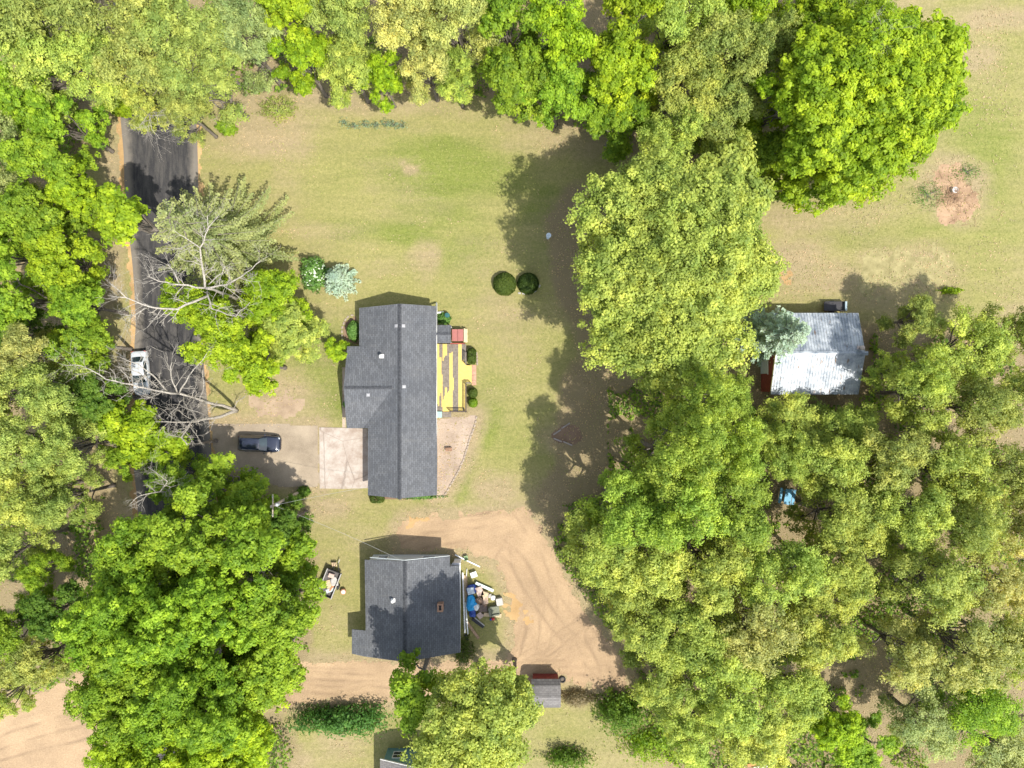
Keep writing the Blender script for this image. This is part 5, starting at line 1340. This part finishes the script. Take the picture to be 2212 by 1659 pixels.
# building scrap along the smaller house
Gj = "junk piled beside the smaller house"
def plank(a, c, w_, th, mat, label, name="plank", cat="plank", h=.08, group=Gj):
    A = Vector(W(a[0], a[1], 0)); B = Vector(W(c[0], c[1], 0)); m = (A + B) / 2; L = (B - A).length
    return thing1(name, MB().box((m.x, m.y, h + th / 2), (L, w_, th), math.atan2(B.y - A.y, B.x - A.x)), mat, label, cat, group, min(.01, th * .2))
plank((1000, 1235), (1005, 1365), .16, .1, WHT, "long white board lying closest to the smaller house's right wall", "white_board", "board", .3)
plank((1006, 1300), (1011, 1368), .14, .08, WHT, "white board, second from the wall, its lower end blackened", "white_board", "board", .2)
plank((1009, 1228), (1007, 1256), .07, .08, WHT, "short thin white strip at the top of the boards by the wall", "white_board", "board", .1)
plank((1003, 1242), (1006, 1300), .28, .12, TAN, "tan timber between the white boards and the blue heap", "timber", "timber", .02)
plank((1008, 1244), (1009, 1290), .14, .18, simple((.35, .25, .16), .85, .3, 6), "brown timber lying beside the tan one", "timber", "timber", .02)
plank((983, 1198), (1037, 1224), .14, .1, WHT, "long white pole lying on the grass above the junk pile", "white_pole", "pole", .02)
plank((1028, 1257), (1066, 1274), .3, .1, simple((.62, .72, .68), .6, .12, 4), "pale greenish white panel across the top of the pile", "panel", "panel", .35)
plank((1020, 1335), (1045, 1353), .3, .14, BLK, "black gutter length at the pile's lower end", "gutter_length", "gutter", .2)
plank((1026, 1332), (1047, 1349), .1, .1, GRY, "thin grey strip beside the black gutter", "metal_strip", "strip", .35)
plank((1007, 1340), (1034, 1378), .3, .16, simple((.36, .24, .15), .9, .35, 6), "rough brown timber lying lowest, pointing away from the pile", "timber", "timber", .05)
plank((1006, 1370), (1010, 1383), .3, .15, BLK, "short black block below the white boards", "block", "block", .02)
plank((1045, 1326), (1083, 1329), .42, .16, TAN, "tan plank at the right foot of the pile", "plank", "plank", .05)
plank((1037, 1290), (1050, 1306), .38, .2, BRN, "dark brown board in the middle of the pile", "plank", "plank", .4)
def lumpo(name, vx, vy, size, mat, label, cat, seed, z=0.0, rz=0.0, amp=.16):
    X, Y, _ = W(vx, vy, z + size[2] / 2); return thing1(name, MB().lump((X, Y, z + size[2] / 2), size, seed, rz, amp, 16, 10, z * .5), mat, label, cat, Gj, smooth=True)
def boxo(name, vx, vy, size, mat, label, cat, z=0.0, rz=0.0, parts=True):
    X, Y, _ = W(vx, vy, z + size[2]); t_ = empty(name, (X, Y, z), label, cat, Gj, rz)
    MB().box((0, 0, size[2] * .46), (size[0], size[1], size[2] * .92)).build("body", mat, t_, local=True, bevel=.02)
    for s_ in (-1, 1): MB().box((s_ * size[0] * .255, 0, size[2] * .95), (size[0] * .5, size[1] * 1.03, size[2] * .06)).build("flap", mat, t_, local=True)
    return t_
lumpo("rubbish_bag", 1019, 1272, (1.1, 1.0, .7), NVY, "dark blue bag at the top of the pile", "bag", 1, .0)
boxo("plastic_crate", 1017, 1277, (.75, .7, .3), simple((.5, .57, .62), .6, .15, 4), "pale blue crate on top of the dark blue bag", "crate", .55, .2)
lumpo("blue_tarpaulin", 1017, 1296, (.9, 1.2, .8), BLU, "bright blue crumpled tarp, upper lump", "tarpaulin", 2, .1)
lumpo("blue_tarpaulin", 1020, 1308, (1.3, 1.1, .7), BLU, "bright blue crumpled tarp, larger lower lump", "tarpaulin", 3, .1, .5)
lumpo("rubbish_bag", 1021, 1324, (.7, 1.0, .6), NVY, "dark blue bag at the lower end of the tarp", "bag", 4)
lumpo("rubbish_bag", 1029, 1311, (.6, .7, .5), WHT, "white plastic bag at the right of the tarp", "bag", 5, .35)
boxo("cardboard_box", 1036, 1278, (.7, .95, .5), PNK, "pinkish tan box right of the pale blue crate", "box", .2, .3)
boxo("cardboard_box", 1047, 1284, (.75, .5, .5), TAN, "tan carton under the pale panel", "box", .2, -.3)
boxo("cardboard_box", 1049, 1296, (.5, .9, .55), simple((.5, .36, .26), .8, .2, 4), "upright tan carton in the middle of the pile", "box", .1, .1)
boxo("wooden_box", 1034, 1299, (.8, .7, .5), BRN, "dark brown box right of the tarp", "box", .0, .5)
boxo("wooden_box", 1043, 1314, (1.0, .8, .45), simple((.15, .11, .09), .8, .3, 6), "wide dark brown box at the pile's heart", "box", .0, .1)
boxo("cardboard_box", 1037, 1330, (.6, .6, .35), PNK, "pinkish box at the pile's lower left", "box", 0, .7)
lumpo("white_bucket", 1065, 1291, (.55, .55, .45), WHT, "white rounded tub on the pile's right side", "tub", 6, 0, amp=.05)
lumpo("rubbish_bag", 1058, 1287, (.4, .5, .3), GRY, "small grey bag beside the white tub", "bag", 7)
boxo("storage_tub", 1079, 1301, (.7, .75, .6), GRY, "square grey tub at the pile's right edge", "tub", 0, .2)
ac = empty("armchair", W(1068, 1317), "moss grey upholstered armchair facing the dirt track at the pile's right", "armchair", Gj, .15)
MB().box((0, 0, .25), (1.1, 1.0, .4)).build("seat", GRN, ac, local=True, bevel=.06); MB().box((-.48, 0, .58), (.25, 1.0, .6)).build("backrest", GRN, ac, local=True, bevel=.07)
for s_ in (-1, 1): MB().box((.05, s_ * .44, .45), (.95, .2, .42)).build("armrest", GRN, ac, local=True, bevel=.06)
lumpo("red_can", 1065, 1337, (.35, .3, .3), simple((.5, .04, .04), .5, .2, 4), "small red can at the pile's lower edge", "can", 9, 0, amp=.05)
lumpo("blue_tin", 1060, 1338, (.25, .25, .3), NVY, "tiny dark blue tin beside the red can", "tin", 10, 0, amp=.05)
wb = empty("plastic_table", W(1024, 1239), "small square white table standing above the junk pile", "table", Gj, .35)
MB().box((0, 0, .5), (.7, .6, .04)).build("tabletop", WHT, wb, local=True, bevel=.01)
for sx in (-.28, .28):
    for sy in (-.24, .24): MB().box((sx, sy, .24), (.05, .05, .48)).build("leg", WHT, wb, local=True)
ch_ = empty("garden_chair", W(1007, 1203), "small green garden chair near the white pole", "chair", None, .2); gm = simple((.2, .3, .14), .6, .2, 4)
MB().box((0, 0, .4), (.42, .42, .04)).build("seat", gm, ch_, local=True); MB().box((0, -.2, .65), (.42, .04, .48)).build("backrest", gm, ch_, local=True)
for sx in (-.18, .18):
    for sy in (-.18, .18): MB().box((sx, sy, .2), (.04, .04, .4)).build("leg", gm, ch_, local=True)

# picnic table in the grove, with the trees' gap over it
pt = empty("picnic_table", W(1697, 1071), "light blue painted picnic table glimpsed between the grove's trees", "picnic table", None, -.16); pb = simple((.13, .34, .50), .6, .15, 5)
MB().box((0, 0, .74), (.75, 1.7, .05)).build("tabletop", pb, pt, local=True)
for s_ in (-1, 1):
    MB().box((s_ * .72, 0, .44), (.3, 1.7, .05)).build("bench_seat", pb, pt, local=True)
    MB().box((0, s_ * .6, .40), (1.6, .06, .08)).build("crossbar", pb, pt, local=True); MB().tube([(-.6, s_ * .6, 0), (-.2, s_ * .6, .72)], .04, 6).build("leg", pb, pt, local=True); MB().tube([(.6, s_ * .6, 0), (.2, s_ * .6, .72)], .04, 6).build("leg", pb, pt, local=True)
thing1("blue_tarpaulin", MB().lump(W(1480, 1618, 1.0), (1.0, 1.2, 2.0), 31, 0, .12, 16, 10), simple((.03, .38, .85), .5, .1, 5), "bright blue covered object at the bottom edge of the grove", "tarpaulin", smooth=True)
thing1("white_bucket", MB().lathe(W(2059, 412), [(.28, 0), (.33, .4), (.3, .42), (.26, .3)], 14), WHT, "white bucket lying by the orange brown brush pile", "bucket")
# brush pile
bp_ = empty("brush_pile", W(2060, 420), "heap of dry twigs and orange leaves in the field", "brush pile")
b = MB(); r2 = random.Random(8)
for i in range(110):
    a = r2.uniform(0, 6.28); d = abs(r2.gauss(0, 1.3)); p = Vector((d * math.cos(a), d * math.sin(a) * 1.1, max(.03, .35 - d * .12))); th = r2.uniform(0, 6.28); L = r2.uniform(.3, 1.1)
    b.tube([p, p + Vector((math.cos(th) * L, math.sin(th) * L, r2.uniform(-.05, .25)))], .018, 4, False)
b.build("twig", simple((.32, .2, .12), .9, .4, 5), bp_, local=True)
dt = empty("small_trailer", W(1798, 663), "dark low trailer standing behind the barn's upper wall", "trailer", None, 0.0)
MB().box((0, 0, .5), (2.3, 1.0, .08)).build("bed", BLK, dt, local=True); MB().box((1.1, 0, .7), (.2, 1.0, .45)).build("end_panel", simple((.35, .45, .5), .6, .2, 4), dt, local=True)
for s_ in (-1, 1): tyre(dt, (-.2, s_ * .55, .27), .27, .16, 'y', "wheel"); MB().box((0, s_ * .5, .68), (2.3, .04, .3)).build("side_panel", BLK, dt, local=True)
# scrap at the bottom edge
Gb = "boards stacked at the bottom edge"
plank((1612, 1650), (1640, 1644), .3, .1, ORG_, "orange brown board at the bottom edge of the grove", "board", "board", .3, Gb)
plank((1625, 1657), (1668, 1646), .3, .1, WHT, "white board beside the orange one on the bottom edge", "board", "board", .3, Gb)
plank((1635, 1662), (1680, 1652), .25, .1, TAN, "tan board lowest of those on the bottom edge", "board", "board", .3, Gb)
RUST = soil("leafy_soil", (.22, .14, .085), (.42, .29, .185), big=.6)
sheet("bare_patch", [VP([(2015, 375), (2040, 352), (2080, 358), (2100, 395), (2108, 440), (2080, 475), (2030, 480), (2008, 450), (2022, 410)])], RUST, .006, res=.2, rag=1.6, ragscale=1.3)
sheet("bare_patch", [VP([(545, 870), (560, 850), (620, 846), (655, 870), (640, 905), (600, 908), (560, 905)])], soil("trodden_soil", (.25, .18, .12), (.38, .29, .2), big=.6), .006, res=.2, rag=1.4, ragscale=1.5, seed=9)
sheet("garden_plot", [VP([(1852, 548), (1950, 542), (2052, 548), (2056, 628), (1950, 622), (1858, 632)])], soil("straw_litter", (.19, .17, .075), (.35, .305, .155), big=.9), .006, res=.16, rag=2.6, ragscale=1.1, seed=14)
# yellow leaf scatter near the barn
sheet("sand_patch", [VP([(1668, 590), (1705, 588), (1716, 600), (1704, 618), (1690, 622), (1688, 604)])], SAND, .012, res=.12, rag=1.1, ragscale=.55)
sheet("sand_patch", [VP([(885, 1122), (950, 1114), (948, 1120), (900, 1130), (880, 1142)])], SAND, .014, res=.12, rag=.7, ragscale=.5)
sheet("sand_patch", [VP([(1095, 1285), (1120, 1300), (1150, 1345), (1120, 1345), (1098, 1330)])], SAND, .014, res=.12, rag=1.5, ragscale=.6)

# dry leaves and tufts scattered over the ground
rough = blobs([(2000, 590, 120, 70, 1), (2060, 410, 85, 95, 1), (1850, 445, 160, 42, .9), (2150, 180, 90, 130, .8), (1720, 560, 60, 50, 1), (600, 860, 70, 50, .8), (560, 220, 60, 30, .9), (1040, 225, 120, 20, .8), (1600, 820, 60, 50, 1), (2150, 600, 80, 120, .7)])
def scatter(name, n, size, colr, zones, seed, label, thr, up=.25, zoff=.03):
    r_ = rs(seed); X = r_.uniform(-66, 66, n * 3); Y = r_.uniform(-50, 50, n * 3)
    keep = np.zeros(len(X), bool); vx = X * S + 1106; vy = -Y * S + 829.5
    ix = np.clip(np.searchsorted(gx, X), 0, len(gx) - 1); iy = np.clip(np.searchsorted(gy, Y), 0, len(gy) - 1)
    val = zones[iy, ix]; keep = (val + r_.normal(size=len(X)) * .12 + (fbm(X, Y, seed + 500, 1.6, 4) - .5) * 2.2 > thr)
    for P_ in TRACK + [VP(roadL + roadR[::-1]), [(xw, yN), (xe, yN), (xe, yS), (xw, yS)], VP([(944, 740), (1020, 740), (1020, 890), (944, 890)]), VP([(452, 915), (795, 917), (795, 1056), (452, 1056)])]: keep &= sdf(X, Y, P_) > -.3
    X = X[keep][:n]; Y = Y[keep][:n]; m = len(X)
    P = np.stack([X, Y, np.full(m, zoff) + r_.rand(m) * .04], 1); Nn = unit(np.stack([r_.normal(size=m) * up, r_.normal(size=m) * up, np.ones(m)], 1))
    o = link(name, foliage_mesh(name, P, Nn, size, .4 + .5 * r_.rand(m), r_)); o.color = colr; tag(o, label, name.replace("_", " "), None, "stuff")
scatter("dry_leaves", 60000, .12, (.44, .35, .23, 1), np.maximum(np.maximum(fo, dry * .75), rough * 1.1), 61, "brown dead leaves strewn over soil and under the trees", .62)
scatter("weeds", 22000, .10, (.30, .33, .11, 1), np.maximum(lush * .6 + .25 + fo * .1, rough * .7), 62, "green weeds and grass tufts scattered in the lawn", .5, .5)

# undergrowth filling the wood's floor
def undergrowth(n, seed):
    r_ = rs(seed); X = r_.uniform(-64, 64, n * 4); Y = r_.uniform(-48, 48, n * 4)
    ix = np.clip(np.searchsorted(gx, X), 0, len(gx) - 1); iy = np.clip(np.searchsorted(gy, Y), 0, len(gy) - 1)
    patch = fbm(X, Y, 301, 3.0, 3)
    keep = (fo[iy, ix] > .75) & (patch > .5)
    for P_ in TRACK + [[(a, b) for a, b in VP([(x - 30, y) for x, y in roadL] + [(x + 30, y) for x, y in roadR[::-1]])], [(bx0 - 3, bS - 1), (bx1 + 1, bS - 1), (bx1 + 1, bN + 1), (bx0 - 3, bN + 1)], VP([(1660, 1030), (1740, 1030), (1740, 1110), (1660, 1110)]), VP([(1100, 360), (1300, 360), (1310, 1060), (1100, 1120)])]: keep &= sdf(X, Y, P_) > .2
    X = X[keep][:n]; Y = Y[keep][:n]; h = np.clip((patch[keep][:n] - .5) * 16, .15, 2.2); m = len(X)
    Zc = h * r_.rand(m) ** .5; P = np.stack([X, Y, Zc], 1); Nn = unit(r_.normal(size=(m, 3)) * .6 + [0, 0, .8])
    o = link("undergrowth", foliage_mesh("undergrowth", P, Nn, .26, r_.rand(m), r_)); o.color = (.20, .30, .04, 1); tag(o, "low green undergrowth on the floor of the woods", "undergrowth", None, "stuff")
undergrowth(110000, 71)
